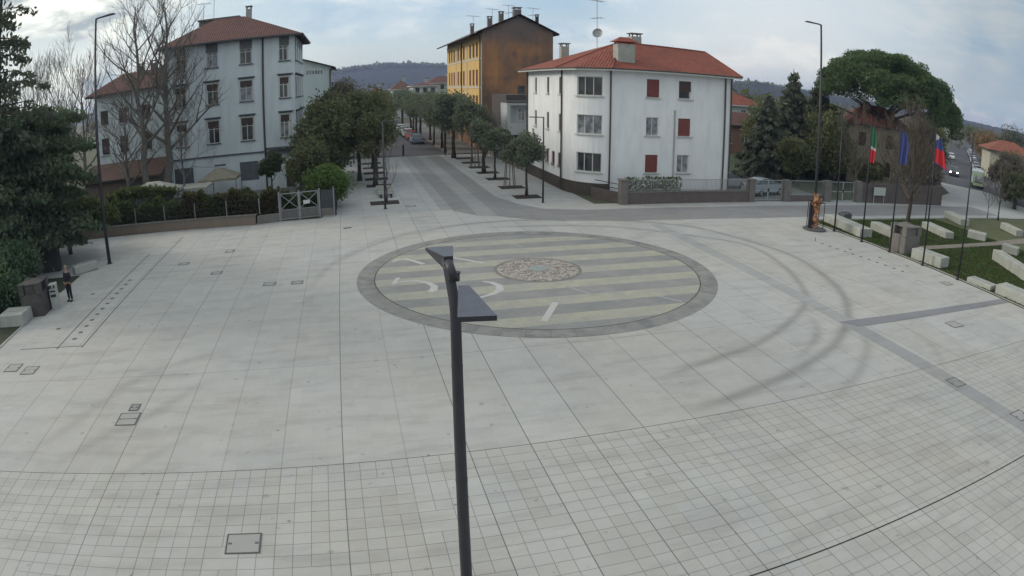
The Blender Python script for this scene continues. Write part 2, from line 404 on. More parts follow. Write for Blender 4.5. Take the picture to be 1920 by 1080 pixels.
# plaza: fine grid so that tyre marks (black rubber left by turning cars) and painted soft shadow bands sit on the slabs
def arc_pts(pts, n=14):
    P = [np.array(p, float) for p in pts]; P = [2 * P[0] - P[1]] + P + [2 * P[-1] - P[-2]]; out = []
    for i in range(1, len(P) - 2):
        for k in range(n):
            t = k / n; a, b, c, d = P[i - 1:i + 3]
            out.append(.5 * ((2 * b) + (-a + c) * t + (2 * a - 5 * b + 4 * c - d) * t * t + (-a + 3 * b - 3 * c + d) * t ** 3))
    out.append(P[-2]); return np.array(out)
TYRES_SHADOWS = [([(7.5, 38.6), (14.8, 37.2), (19, 34.06), (21.6, 30.9), (21.05, 26.5), (19.26, 22.38), (17.32, 20.32), (13.8, 18.05), (11.47, 17.28), (8.5, 16.3)], .13, .8),
    ([(3.1, 37.8), (8, 39.8), (14.8, 39.2), (20.1, 36.5), (22.0, 33.0), (23.0, 28.31), (21.9, 23.44), (19.85, 19.94), (16.72, 17.1), (13.7, 15.6), (10.9, 14.7), (8, 14)], .16, .9),
    ([(17.6, 20.6), (17.0, 18.8), (15.75, 17.4), (13.33, 15.73)], .14, .6),
    ([(18.6, 18.6), (17.96, 16.68), (15.92, 14.79), (14.08, 13.71), (12.65, 13.1)], .15, .55),
    ([(-10.7, 13.6), (-9.26, 16.4), (-7.7, 19.7), (-5.6, 21.3), (-3.4, 22.5)], .2, .35), ([(-9.6, 12.9), (-8.2, 15.1), (-6.3, 17.3), (-5.3, 18.9), (-4, 20)], .18, .4),  # diagonal bands, here and on the next line: soft shadows painted into slab colour
    ([(-8.2, 11.6), (-6.8, 13.4), (-5.2, 15.4), (-3.7, 17)], .15, .25),
    ([(-1.5, 31.5), (.5, 34.85), (3.1, 37.8), (5.6, 39.0)], .16, .6), ([(-2.2, 27.5), (-1, 32.5), (1.5, 36.8), (5.5, 39.6)], .12, .35),
    ([(21, 17.8), (20.8, 16), (20, 14.3), (18.4, 12.7)], .12, .3), ([(22.4, 17.5), (22.2, 15.4), (21.2, 13.5)], .1, .3), ([(24.8, 17.0), (25.2, 14.5), (24.4, 12.6)], .1, .25),
    ([(20.0, 35.6), (22.6, 32.4), (23.7, 28.6), (23.0, 25.0), (24.5, 20.5)], .1, .3), ([(-4, 24), (-2.2, 26.5), (-1.2, 29)], .12, .2)]
gx = np.arange(-16.0, 31.01, .16); gy = np.arange(-2, 44.5, .16)
GX, GY = np.meshgrid(gx, gy); wear_shadow_v = np.zeros_like(GX)
for pts, wd, st in TYRES_SHADOWS:
    Q = arc_pts(pts)
    for off in (0,):
        d2 = np.full(GX.shape, 1e9)
        for i in range(len(Q) - 1):
            a, b = Q[i], Q[i + 1]; ab = b - a; L = max(ab @ ab, 1e-9)
            tt = np.clip(((GX - a[0]) * ab[0] + (GY - a[1]) * ab[1]) / L, 0, 1)
            fade = 1.0 if 0 < i < len(Q) - 2 else 1.0
            d2 = np.minimum(d2, (GX - a[0] - tt * ab[0]) ** 2 + (GY - a[1] - tt * ab[1]) ** 2)
        end = np.minimum(np.hypot(GX - Q[0][0], GY - Q[0][1]), np.hypot(GX - Q[-1][0], GY - Q[-1][1]))
        wear_shadow_v = np.maximum(wear_shadow_v, st * np.exp(-d2 / (2 * wd * wd)) * np.clip(end / 2.5, 0, 1))
ny, nx = GX.shape
Vp = np.stack([GX.ravel(), GY.ravel(), np.full(GX.size, .010)], 1)
idx = np.arange(GX.size).reshape(ny, nx)
Fp = np.stack([idx[:-1, :-1].ravel(), idx[:-1, 1:].ravel(), idx[1:, 1:].ravel(), idx[1:, :-1].ravel()], 1)
plaza = np_mesh('plaza', Vp, Fp, plaza_m)
at = plaza.data.attributes.new('wear', 'FLOAT', 'POINT'); at.data.foreach_set('value', wear_shadow_v.ravel().astype(np.float32))
tag(plaza, kind='structure')
# plain paving round the plaza: behind it, the promenade and the side areas
pav2 = paving_mat('pale_paving', (.37, .37, .37), (.38, .375, .36), (.35, .37, .385), .8, False)
xe, ye = gx[-1], gy[-1]
def rect(name, x0, x1, y0, y1, z, m, kind='structure'): return tag(MB().sheet([(x0, y0), (x1, y0), (x1, y1), (x0, y1)], z).build(name, m), kind=kind)
rect('pavement', -40, gx[0], 34.2, ye, .010, pav2)
rect('promenade', -2.0, 17.3, ye, 80.2, .010, pav2)
rect('pavement', xe, 120, 36.6, 46, .010, pav2)
rect('pavement', xe, 60, -2, 16.6, .010, pav2)
tag(MB().sheet([(58, 46), (120, 46), (120, 62), (81, 54.5), (74, 58.6), (66, 50)], .012).build('pavement', pav2), kind='structure')
rect('pavement', 12.3, 17.0, 80.2, 150, .11, simple('sidewalk_paving', (.20, .19, .18), .9, .2, 1.2))
# carriageway bands in darker stone
road_d = paving_mat('dark_stone_band', (.235, .23, .235), (.25, .235, .225), (.22, .225, .24), .35, False)
road_m = paving_mat('mid_stone_band', (.30, .295, .29), (.31, .295, .28), (.28, .29, .30), .35, False)
bd = MB(); bd.sheet([(6.2, 44.6), (7.0, 44.6), (7.0, 80), (6.2, 80)], .016)
bd.build('carriageway_band', road_m)['kind'] = 'structure'
bd = MB(); bd.sheet([(7.0, 44.0), (8.3, 42.0), (8.3, 80), (7.0, 80)], .016)
bd.sheet([(9.5, 41.6), (11.0, 40.2), (11.0, 80), (9.5, 80)], .016)
bd.sheet([(11.0, 40.2), (13, 39.2), (18, 38.3), (26, 37.9), (60, 37.9), (60, 42.0), (26, 42.1), (16, 42.3), (13.2, 43.2), (11.9, 45.5), (11.0, 49)], .016)
bd.build('carriageway_band', road_d)['kind'] = 'structure'
bd = MB(); bd.sheet([(8.3, 42.0), (9.5, 41.6), (9.5, 80), (8.3, 80)], .016)
bd.build('carriageway_band', road_m)['kind'] = 'structure'
# dark bands crossing the plaza
band1 = paving_mat('grey_band', (.215, .215, .235), (.22, .21, .22), (.20, .21, .235), .3, False)
band2 = paving_mat('worn_grey_band', (.295, .295, .30), (.30, .29, .285), (.28, .29, .30), .5, False)
tag(MB().sheet([(18.25, 18.78), (18.75, 18.1), (19.05, 18.02), (30.9, 17.75), (30.9, 18.35)], .020).build('dark_band', band1), kind='structure')
tag(MB().sheet([(18.1, 3), (19.0, 3), (19.05, 18.02), (18.75, 18.1), (18.25, 18.78)], .015).build('dark_band', band2), kind='structure')
band3 = paving_mat('faint_band', (.335, .335, .335), (.33, .33, .32), (.32, .33, .335), .8, False)
tag(MB().sheet([(18.25, 18.78), (19.05, 18.02), (19.05, 37), (18.25, 37)], .015).build('faint_band', band3), kind='structure')
dark_line = simple('dark_joint', (.035, .035, .03), .9, .2, 3)
tag(MB().sheet([(6.2, 7.535), (31, 7.60), (31, 7.635), (6.2, 7.57)], .016).build('drain_slot', dark_line), kind='structure')
tag(MB().sheet([(30.97, 16.6), (31.04, 16.6), (31.04, 36.6), (30.97, 36.6)], .017).build('drain_slot', dark_line), kind='structure')
jl = MB()
for a, b in (((-12.55, 22.9), (-12.55, 38)), ((-11.3, 22.9), (-11.3, 42)), ((-14.6, 23.1), (-11.3, 23.1)), ((27.0, 31.0), (27.75, 31.9)), ((27.5, 22.55), (27.9, 22.1))):
    jl.ribbon([a, b], .04, .016)
tag(jl.build('drain_slot', dark_line), kind='structure')

# round paving inlay
CX, CY = 8.42, 28.55
t = NT('striped_stone'); p = t.pos(); x, y, z = t.xyz(p)
f = t.m('FRACT', t.m('DIVIDE', t.m('SUBTRACT', y, 24.72), 2.05))
sm = t.m('MULTIPLY', t.ramp(f, 0, .004), t.ramp(f, .516, .512))
cell = t.white(t.comb(t.m('FLOOR', t.m('DIVIDE', x, .5)), t.m('FLOOR', t.m('DIVIDE', t.m('SUBTRACT', y, 24.72), .5125)), 2))
cr = t.mix(t.ramp(t.noise(p, 1.1, 5, .65), .35, .65), (.37, .355, .285), (.325, .32, .275))
dk = t.mix(t.ramp(t.noise(p, .8, 5, .65), .35, .65), (.205, .205, .21), (.24, .24, .23))
c = t.mix(sm, cr, dk)
spk = t.noise(p, 22, 2); c = t.mix(t.m('MULTIPLY', t.ramp(spk, .5, .7), .22), c, (.12, .12, .11))
c = t.mix(t.m('MULTIPLY', t.ramp(t.noise(p, .5, 6, .7), .46, .66), .62), c, (.28, .283, .27)); c = t.mix(t.m('MULTIPLY', t.ramp(t.noise(p, 2.6, 5, .7), .52, .7), .35), c, (.19, .19, .18))
c = t.mix(t.m('MULTIPLY', cell, .10), c, (.16, .16, .15))
jn = t.m('MULTIPLY', t.ramp(t.m('ABSOLUTE', t.m('SUBTRACT', t.m('FRACT', t.m('DIVIDE', x, 1.0)), .5)), .49, .5), .25)
c = t.mix(jn, c, (.12, .12, .11)); t.base(c); t.rough(.8); t.bump(spk, .004); stripe_m = t.mat
t = NT('ring_stone'); p = t.pos(); x, y, z = t.xyz(p)
ang = t.m('ARCTAN2', t.m('SUBTRACT', y, CY), t.m('SUBTRACT', x, CX)); af = t.m('DIVIDE', ang, 2 * PI / 56)
jn = t.ramp(t.m('ABSOLUTE', t.m('SUBTRACT', t.m('FRACT', af), .5)), .482, .492)
sc = t.white(t.comb(t.m('FLOOR', af), 0, 0))
c = t.mix(t.ramp(t.noise(p, 1.6, 5, .6), .35, .65), (.145, .145, .148), (.25, .245, .235)); c = t.mix(t.m('MULTIPLY', sc, .45), c, (.26, .255, .24))
c = t.mix(t.m('MULTIPLY', jn, .5), c, (.07, .07, .07)); t.base(c); t.rough(.8); ring_m = t.mat
line_m = simple('inlay_line', (.085, .08, .07), .8, .1)
t = NT('pink_mosaic'); p = t.pos()
vo = t.n('ShaderNodeTexVoronoi', feature='F1'); t.put(vo.inputs['Vector'], p); vo.inputs['Scale'].default_value = 7.5
vd = t.n('ShaderNodeTexVoronoi', feature='DISTANCE_TO_EDGE'); t.put(vd.inputs['Vector'], p); vd.inputs['Scale'].default_value = 7.5
hv, _, _2 = t.xyz(vo.outputs['Color'])
c = t.mix(t.ramp(hv, 0, 1), (.47, .43, .39), (.29, .26, .24)); c = t.mix(t.ramp(t.noise(p, 3.2, 3), .5, .68), c, (.15, .12, .11))
c = t.mix(t.ramp(vd.outputs['Distance'], .09, .02), c, (.07, .055, .05)); t.base(c); t.rough(.7); t.bump(vd.outputs['Distance'], .01); mos_m = t.mat
def disc(mb, cx, cy, r0, r1, z, mi, n=128):
    for i in range(n):
        a, b = 2 * PI * i / n, 2 * PI * (i + 1) / n
        q = [(cx + r1 * math.cos(a), cy + r1 * math.sin(a), z), (cx + r1 * math.cos(b), cy + r1 * math.sin(b), z)]
        if r0 > 0: q += [(cx + r0 * math.cos(b), cy + r0 * math.sin(b), z), (cx + r0 * math.cos(a), cy + r0 * math.sin(a), z)]
        else: q += [(cx, cy, z)]
        mb.add(q, [tuple(range(len(q)))], mi)
dm = MB(); disc(dm, CX, CY, 7.56, 8.34, .016, 0); disc(dm, CX, CY, 7.50, 7.56, .016, 2); disc(dm, CX, CY, 2.08, 7.50, .016, 1)
disc(dm, 8.5, 28.8, 1.9, 2.06, .020, 4); disc(dm, 8.5, 28.8, 0, 1.9, .020, 3)
# the two centres differ by a few centimetres: close the gap with the striped stone just below
disc(dm, 8.5, 28.8, 0, 2.6, .013, 1)
tag(dm.build('round_paving', [ring_m, stripe_m, line_m, mos_m, simple('mosaic_rim', (.20, .19, .175), .8)]), kind='structure')
mk = simple('white_inlay_stone', (.46, .45, .44), .7, .08, 3, fine=.06)
mkf = simple('worn_inlay_stone', (.30, .30, .29), .7, .08, 3, fine=.06)
nm = MB()
nm.ribbon([(2.0, 29.02), (1.68, 28.02)], .20, .021)
nm.ribbon([(1.64, 28.06), (2.1, 28.36), (2.72, 28.30), (3.22, 27.9), (3.42, 27.3), (3.30, 26.75), (3.1, 26.6)], [.08, .14, .2, .26, .32, .38, .40], .024)
nm.ribbon([(1.95, 31.86), (2.3, 32.25), (2.6, 32.28), (3.0, 31.7), (3.40, 31.02)], [.16, .18, .24, .25, .25], .021)
nm.ribbon([(5.6, 27.5), (5.95, 27.25), (6.16, 26.75), (6.08, 26.2), (5.7, 25.72), (5.1, 25.38), (4.5, 25.3)], [.12, .24, .32, .34, .26, .18, .1], .021)
nm.ribbon([(4.85, 32.0), (6.25, 30.5)], .2, .021)
nm.ribbon([(7.84, 24.0), (6.76, 22.05)], .27, .021)
tag(nm.build('white_inlay_marks', mk), kind='structure')
nm = MB(); nm.ribbon([(8.95, 25.95), (9.7, 24.5)], .2, .021); nm.ribbon([(12.25, 23.75), (12.95, 22.8)], .18, .021)
nm.ribbon([(8.2, 34.0), (8.65, 33.75), (8.95, 33.2)], .2, .021)
tag(nm.build('worn_inlay_marks', mkf), kind='structure')
pl = MB(); pl.lathe((8.56, 28.9, .021), [(.44, 0), (.44, .012), (.40, .02), (.05, .022)], 32)
tag(pl.build('metal_plaque', simple('brushed_plaque', (.33, .37, .35), .45, .1, 6, .5), smooth=False), 'round pale metal plaque at the centre of the pink mosaic', 'plaque')

# lawn on the right with its path, bed on the left
lawn_m = fld('lawn_turf', (.065, .095, .035), (.12, .10, .06), .7)
lw = MB().sheet([(31.06, 17.0), (70, 14.5), (70, 27.6), (43, 27.75), (31.06, 27.75)], .03)
lw.sheet([(31.06, 28.5), (43, 28.55), (52, 29.3), (70, 30), (70, 35.2), (50, 36.0), (36, 36.5), (31.06, 36.55)], .03)
tag(lw.build('lawn', lawn_m), kind='structure')
tag(MB().sheet([(31.06, 27.75), (43, 27.75), (70, 27.6), (70, 30), (52, 29.3), (43, 28.55), (31.06, 28.5)], .05).build('path', simple('gravel_path', (.24, .215, .18), .95, .2, 2, fine=.2)), kind='structure')
kb = MB(); kb.box(31.06, 31.14, 16.6, 36.6, 0, .045); kb.box(31.14, 60, 36.55, 36.7, 0, .10)
tag(kb.build('kerb', stone_w), kind='structure')
tag(MB().sheet([(-60, -4), (-16.0, -4), (-16.0, 34.2), (-60, 34.2)], .03).build('planting_bed', fld('dark_bed', (.035, .045, .022), (.05, .045, .035), .4)), kind='structure')
tag(MB().box(-16.06, -15.94, -4, 31, 0, .05).build('kerb', stone_w), kind='structure')
# gardens behind the walls
tag(MB().sheet([(-60, 44.9), (-1.9, 44.9), (-1.9, 90), (-60, 90)], .02).build('garden_ground', fld('garden_earth', (.05, .06, .03), (.075, .07, .05), .3)), kind='structure')
tag(MB().sheet([(-15, 47), (-4.8, 47), (-4.8, 60), (-15, 60)], .03).build('garden_terrace', simple('terrace_paving', (.17, .165, .16), .9)), kind='structure')
tag(MB().sheet([(19.5, 44.1), (31, 44.1), (31, 47.1), (19.5, 47.1)], .03).build('front_yard', simple('yard_concrete', (.2, .2, .19), .9)), kind='structure')
tag(MB().sheet([(30.6, 44.1), (48, 44.1), (58, 49), (62, 70), (30.6, 75)], .03).build('garden_lawn', fld('garden_turf', (.045, .075, .03), (.06, .065, .035), .3)), kind='structure')
tag(MB().sheet([(31.2, 44.2), (40, 44.2), (41, 60), (31.2, 60)], .04).build('driveway', simple('driveway_gravel', (.17, .17, .17), .95)), kind='structure')
# streets
tag(MB().sheet([(-30, 80.2), (12.3, 80.2), (12.3, 240), (4.6, 240), (4.6, 86), (-30, 86)], .012).build('street', asphalt_m), kind='structure')
tag(MB().box(12.15, 12.3, 80.3, 150, 0, .12).build('kerb', stone_g), kind='structure')
RD = Vector((.80, .60)).normalized(); RN = Vector((RD.y, -RD.x)); RP = Vector((74.0, 58.8))
def rp(s, o, z=0): q = RP + RD * s + RN * o; return (q.x, q.y, z)
tag(MB().sheet([rp(0, 0)[:2], rp(-1, 8)[:2], rp(-12, 14)[:2], rp(-12, 20)[:2], rp(0, 16)[:2], rp(20, 11.5)[:2], rp(900, 11.5)[:2], rp(900, 0)[:2]], .014).build('road', asphalt_m), kind='structure')

# hills
def hill(name, xs, y0, dep, hf, mat, nj=10):
    n = len(xs); V = []
    for j in range(nj + 1):
        tq = j / nj; prof = math.sin(tq * PI / 2) ** .8
        for i, x in enumerate(xs):
            h = hf(x); hh = h * prof + (random.random() - .5) * 4 * prof
            V.append((x, y0 + dep * tq, -2 + hh))
    F = [(j * n + i, j * n + i + 1, (j + 1) * n + i + 1, (j + 1) * n + i) for j in range(nj) for i in range(n - 1)]
    return tag(np_mesh(name, V, F, mat), kind='structure')
WOODM = None
wood_m = foliage('wooded_slope', (.03, .03, .033), (.04, .036, .036), (.025, .03, .028))
def ip(tab): a, b = zip(*tab); return lambda x: float(np.interp(x, a, b))
hA = ip([(-700, 14), (-200, 30), (-60, 34), (-36, 39), (12, 46), (79, 50), (146, 48), (208, 44), (260, 38), (400, 24), (560, 20), (800, 34)])
hill('hill', np.linspace(-700, 800, 140), 1150, 250, hA, wood_m)
hB = ip([(350, 8), (500, 22), (545, 27), (600, 24), (700, 20), (1500, 14)])
hill('hill', np.linspace(330, 1500, 80), 640, 160, hB, wood_m)
def wood(name, cx, n, x0, x1, yf, hf, size, mat):
    xs = RNG.uniform(x0, x1, n); ys = yf + RNG.uniform(-20, 6, n); hs = np.array([hf(x) for x in xs])
    base = hs - 4; up = np.abs(RNG.normal(0, 1, n)) * size * .6
    c = np.stack([xs, ys, base + up], 1)
    leafmesh(name, c, size, mat, None)['kind'] = 'stuff'
# ------------------------------------------------------------------ vegetation tools
def leafmesh(name, C, size, mat, parent, elong=1.0, droop=0.0, jitter=.5):
    n = len(C); C = np.asarray(C, float)
    a = RNG.normal(size=(n, 3)); a /= np.linalg.norm(a, axis=1)[:, None]
    b = RNG.normal(size=(n, 3)); b -= (b * a).sum(1)[:, None] * a; b /= np.linalg.norm(b, axis=1)[:, None]
    if droop: a = a * (1 - droop) + np.array([0, 0, -droop]); a /= np.linalg.norm(a, axis=1)[:, None]; b -= (b * a).sum(1)[:, None] * a; b /= np.linalg.norm(b, axis=1)[:, None]
    s = size * (1 - jitter + 2 * jitter * RNG.random(n))[:, None] * .5
    A = a * s * elong; B = b * s
    V = np.stack([C - A * .9 - B * .5, C - A * .1 + B * -.9, C + A, C + B * .8 + A * .1], 1).reshape(-1, 3)
    F = np.arange(4 * n).reshape(n, 4)
    return np_mesh(name, V, F, mat, parent)
def lobes(c, r, nl, lr, n, flat=1.0, zmin=-1, shell=.55, seed=None):
    """points spread through irregular lobes filling an ellipsoid c, r=(rx,ry,rz)"""
    c = np.array(c, float); r = np.array(r, float); out = []; L = []
    while len(L) < nl:
        q = RNG.uniform(-1, 1, 3)
        if (q @ q) < 1 and q[2] > zmin: L.append(q * (.35 + .65 * RNG.random()) ** .4)
    L = np.array(L); k = RNG.integers(0, nl, n)
    rr = lr * (.6 + .8 * RNG.random(nl))
    d = RNG.normal(size=(n, 3)); d /= np.linalg.norm(d, axis=1)[:, None]
    rad = (shell + (1 - shell) * RNG.random(n)) * rr[k]
    rad *= 1 + .22 * RNG.normal(size=n)
    return c + L[k] * (r - lr * .6) + d * rad[:, None] * np.array([1, 1, flat])
def trunk(root, h, r, mat, lean=(0, 0), top=.55, nb=4, bl=1.5, name='trunk', base=(0, 0, 0)):
    m = MB(); p0 = Vector(root.location) + Vector(base); pts = []; rs = []
    for i in range(7):
        q = i / 6; pts.append(p0 + Vector((lean[0] * q * h + (random.random() - .5) * r * .5 * (i > 0), lean[1] * q * h + (random.random() - .5) * r * .5 * (i > 0), q * h))); rs.append(r * (1.35 if i == 0 else 1 - (1 - top) * q))
    m.tube(pts, rs, 9)
    for i in range(nb):
        a = 2 * PI * i / nb + random.random(); s = pts[4 + (i % 3)]
        e = s + Vector((math.cos(a) * bl, math.sin(a) * bl, bl * (.7 + random.random() * .5)))
        m.tube([s, (s + e) / 2 + Vector((0, 0, -.08 * bl)), e], [r * .45, r * .34, r * .16], 6, cap=False)
    return m.build(name, mat, root, True)
def broad(label, cat, x, y, h, rw, hb, mat, n=5000, ls=.22, nl=22, r=.15, name='broadleaf_tree', group=None, lr=None, barkm=None, lean=(0, 0), z=0):
    t = thing(name, label, cat, (x, y, z), group=group)
    trunk(t, hb + (h - hb) * .45, r, barkm or bark, lean, bl=rw * .45)
    hz = (h - hb) / 2
    P = lobes((x + lean[0] * h * .6, y + lean[1] * h * .6, z + hb + hz), (rw, rw, hz), nl, lr or min(rw, hz) * .42, n, .9)
    leafmesh('crown', P, ls, mat, t); return t
def bare(label, x, y, h, r, n1=9, spread=.55, name='bare_tree', group=None, first=.3, lean=(0, 0), lv=4, tw=.016, seed=1, bmat=None, upk=.35, bl=.42):
    rnd = random.Random(seed); t = thing(name, label, 'tree', (x, y, 0), group=group)
    T = MB(); p0 = Vector((x, y, 0)); N = 9; pts = []; rs = []
    for i in range(N + 1):
        q = i / N; pts.append(p0 + Vector((lean[0] * h * q + rnd.uniform(-1, 1) * .012 * h * (i > 0), lean[1] * h * q + rnd.uniform(-1, 1) * .012 * h * (i > 0), h * q * .93))); rs.append(max(r * (1.3 if i == 0 else (1 - .88 * q)), tw))
    T.tube(pts, rs, 9); T.build('trunk', bmat or bark, t, True)
    B = MB()
    def at(q):
        f = min(max(q * N, 0), N - .001); i = int(f); return pts[i].lerp(pts[i + 1], f - i), rs[i] * (1 - (f - i)) + rs[i + 1] * (f - i)
    def grow(p, d, L, rr, level):
        k = 3 if level < 3 else 2; q = p; P = [p]; 
        for i in range(k):
            d = (d + Vector((rnd.uniform(-1, 1), rnd.uniform(-1, 1), rnd.uniform(-.5, 1))) * .16 + Vector((0, 0, upk * .22))).normalized()
            q = q + d * L / k; P.append(q)
        R = [rr * (1 - .55 * i / k) for i in range(k + 1)]
        B.tube(P, [max(v, tw * .7) for v in R], 5 if level < 2 else 3, cap=False)
        if level >= lv: return
        nb = rnd.randint(3, 4) if level < 3 else rnd.randint(3, 5)
        for j in range(nb):
            s = rnd.uniform(.3, 1.0) if j else 1.0; ii = min(int(s * k), k - 1); s0 = P[ii].lerp(P[ii + 1], s * k - ii)
            ax = Vector((rnd.uniform(-1, 1), rnd.uniform(-1, 1), rnd.uniform(-.3, .8))).normalized()
            nd = (d + ax * spread * (1.15 if j else .35)).normalized()
            grow(s0, nd, L * rnd.uniform(.5, .78), max(rr * .5, tw * .7), level + 1)
    for i in range(n1):
        q = first + (1 - first) * (i + .5) / n1; a = i * 2.4 + rnd.random() * .8; p, rr = at(q)
        dd = Vector((math.cos(a), math.sin(a), .55 + .7 * q)).normalized()
        grow(p, dd, h * bl * (1 - .55 * q) * rnd.uniform(.8, 1.15), rr * .6, 1)
    B.build('branch', bmat or twig, t); return t
def conifer(label, x, y, h, rw, mat, n=9000, z0=.12, name='conifer', group=None, levels=16, droop=.35, ls=.3, r=.25, power=1.0, side=None, lean=(0, 0)):
    t = thing(name, label, 'tree', (x, y, 0), group=group)
    m = MB(); m.tube([(x, y, 0), (x + lean[0] * .5, y + lean[1] * .5, h * .5), (x + lean[0], y + lean[1], h)], [r, r * .6, .03], 9)
    C = []
    for i in range(levels):
        q = z0 + (1 - z0) * (i / levels) ; L = rw * (1 - q) ** power * (1 / (1 - z0) ** power); nb = max(5, int(9 * (1 - q) + 4))
        for j in range(nb):
            a = 2 * PI * (j + random.random() * .7) / nb; Lb = L * random.uniform(.65, 1.15); z = h * (q + random.uniform(-.5, .5) / levels)
            bx, by = x + lean[0] * q, y + lean[1] * q; P = []
            for k in range(7):
                s = k / 6; P.append((bx + math.cos(a) * Lb * s, by + math.sin(a) * Lb * s, z + Lb * (.22 * s - droop * s * s)))
            m.tube([P[0], P[3], P[6]], [r * .22 * (1 - q) + .02, r * .12 * (1 - q) + .015, .01], 4, cap=False)
            C.append(np.array(P))
    m.build('trunk', bark, t, True)
    lens = np.array([np.linalg.norm(c[-1] - c[0]) for c in C]) + .05; k = RNG.choice(len(C), n, p=lens / lens.sum())
    s = RNG.random(n) ** .75 * 6; i0 = np.minimum(s.astype(int), 5); fr = s - i0
    CA = np.array(C); P = CA[k, i0] * (1 - fr)[:, None] + CA[k, i0 + 1] * fr[:, None]
    wdt = (.10 + .16 * lens[k] * (1 - s / 6) * .6 + .03)[:, None]
    P = P + RNG.normal(size=(n, 3)) * wdt * np.array([1, 1, .45]); P[:, 2] -= RNG.random(n) * wdt[:, 0] * 1.2
    leafmesh('crown', P, ls, mat, t, 1.7, .35); return t

fo_hol = foliage('holm_oak_leaf', (0.128, 0.142, 0.072), (0.189, 0.189, 0.091), (0.095, 0.113, 0.064))
fo_str = foliage('street_tree_leaf', (0.147, 0.169, 0.124), (0.190, 0.209, 0.147), (0.102, 0.124, 0.093))
fo_con = foliage('conifer_needle', (0.074, 0.128, 0.074), (0.119, 0.177, 0.093), (0.055, 0.093, 0.064))
fo_yel = foliage('yellow_green_needle', (0.092, 0.108, 0.038), (0.130, 0.135, 0.054), (0.065, 0.081, 0.033))
fo_dk = foliage('dark_needle', (0.111, 0.123, 0.103), (0.147, 0.152, 0.119), (0.085, 0.103, 0.084))
fo_pin = foliage('pine_needle', (0.081, 0.134, 0.055), (0.107, 0.159, 0.069), (0.059, 0.098, 0.049))
fo_ced = foliage('cedar_needle', (0.101, 0.141, 0.091), (0.141, 0.186, 0.105), (0.077, 0.105, 0.082))
fo_lt = foliage('light_shrub_leaf', (0.104, 0.183, 0.042), (0.134, 0.207, 0.055), (0.073, 0.134, 0.037))
fo_hed = foliage('hedge_leaf', (0.070, 0.105, 0.039), (0.112, 0.120, 0.056), (0.056, 0.077, 0.035))
fo_brn = foliage('rusty_leaf', (0.274, 0.161, 0.079), (0.229, 0.170, 0.091), (0.182, 0.114, 0.069))
fo_gry = foliage('grey_twigs', (0.195, 0.164, 0.142), (0.229, 0.195, 0.161), (0.161, 0.137, 0.118))
# ------------------------------------------------------------------ buildings
class Path:
    """closed footprint, counter-clockwise seen from above; u runs along it, d goes inwards"""
    def __init__(s, pts):
        s.p = [Vector(q) for q in pts]; n = len(s.p); s.cum = [0]
        for i in range(n): s.cum.append(s.cum[-1] + (s.p[(i + 1) % n] - s.p[i]).length)
        s.en = []
        for i in range(n): e = (s.p[(i + 1) % n] - s.p[i]).normalized(); s.en.append(Vector((-e.y, e.x)))
        s.vn = []
        for i in range(n):
            a, b = s.en[i - 1], s.en[i]; m = (a + b)
            s.vn.append(m / max(m.dot(b), .3) if m.length > 1e-6 else b)
    def at(s, u, d=0, side=0):
        n = len(s.p); u = min(max(u, 0), s.cum[-1] - 1e-6)
        for i in range(n):
            if u < s.cum[i + 1] - 1e-7 or i == n - 1: break
        L = s.cum[i + 1] - s.cum[i]; f = (u - s.cum[i]) / L
        a = s.p[i] + s.vn[i] * d; b = s.p[(i + 1) % n] + s.vn[(i + 1) % n] * d
        q = a.lerp(b, f); return q
def walls(P, z0, z1, holes, mat, parent, name='wall', depth=.18):
    us = sorted(set([round(c, 5) for c in P.cum] + [round(h[k], 5) for h in holes for k in (0, 1)]))
    zs = sorted(set([z0, z1] + [round(h[k], 5) for h in holes for k in (2, 3)]))
    m = MB()
    def pt(u, d, z): q = P.at(u, d); return (q.x, q.y, z)
    for i in range(len(us) - 1):
        a, b = us[i], us[i + 1]
        if b - a < 1e-4: continue
        b2 = b - 1e-5; um = (a + b) / 2
        for j in range(len(zs) - 1):
            za, zb = zs[j], zs[j + 1]
            if any(h[0] < um < h[1] and h[2] < (za + zb) / 2 < h[3] for h in holes): continue
            m.add([pt(a, 0, za), pt(b2, 0, za), pt(b2, 0, zb), pt(a, 0, zb)], [(0, 1, 2, 3)])
    for (a, b, za, zb) in [h[:4] for h in holes]:
        uu = [a] + [c for c in P.cum if a + .01 < c < b - .01] + [b]
        for i in range(len(uu) - 1):
            p, q = uu[i], uu[i + 1]
            for z in (za, zb): m.add([pt(p, 0, z), pt(q, 0, z), pt(q, depth, z), pt(p, depth, z)], [(0, 1, 2, 3)])
        for u in (a, b): m.add([pt(u, 0, za), pt(u, depth, za), pt(u, depth, zb), pt(u, 0, zb)], [(0, 1, 2, 3)])
    return m.build(name, mat, parent)
def pbox(m, P, u0, u1, z0, z1, d0, d1, mi=0):
    us = [u0] + [c for c in P.cum if u0 + .01 < c < u1 - .01] + [u1]
    for i in range(len(us) - 1):
        a, b = us[i], us[i + 1]
        q = [P.at(a, d0), P.at(b, d0), P.at(b, d1), P.at(a, d1)]
        m.hexa([(v.x, v.y, z0) for v in q] + [(v.x, v.y, z1) for v in q], mi)
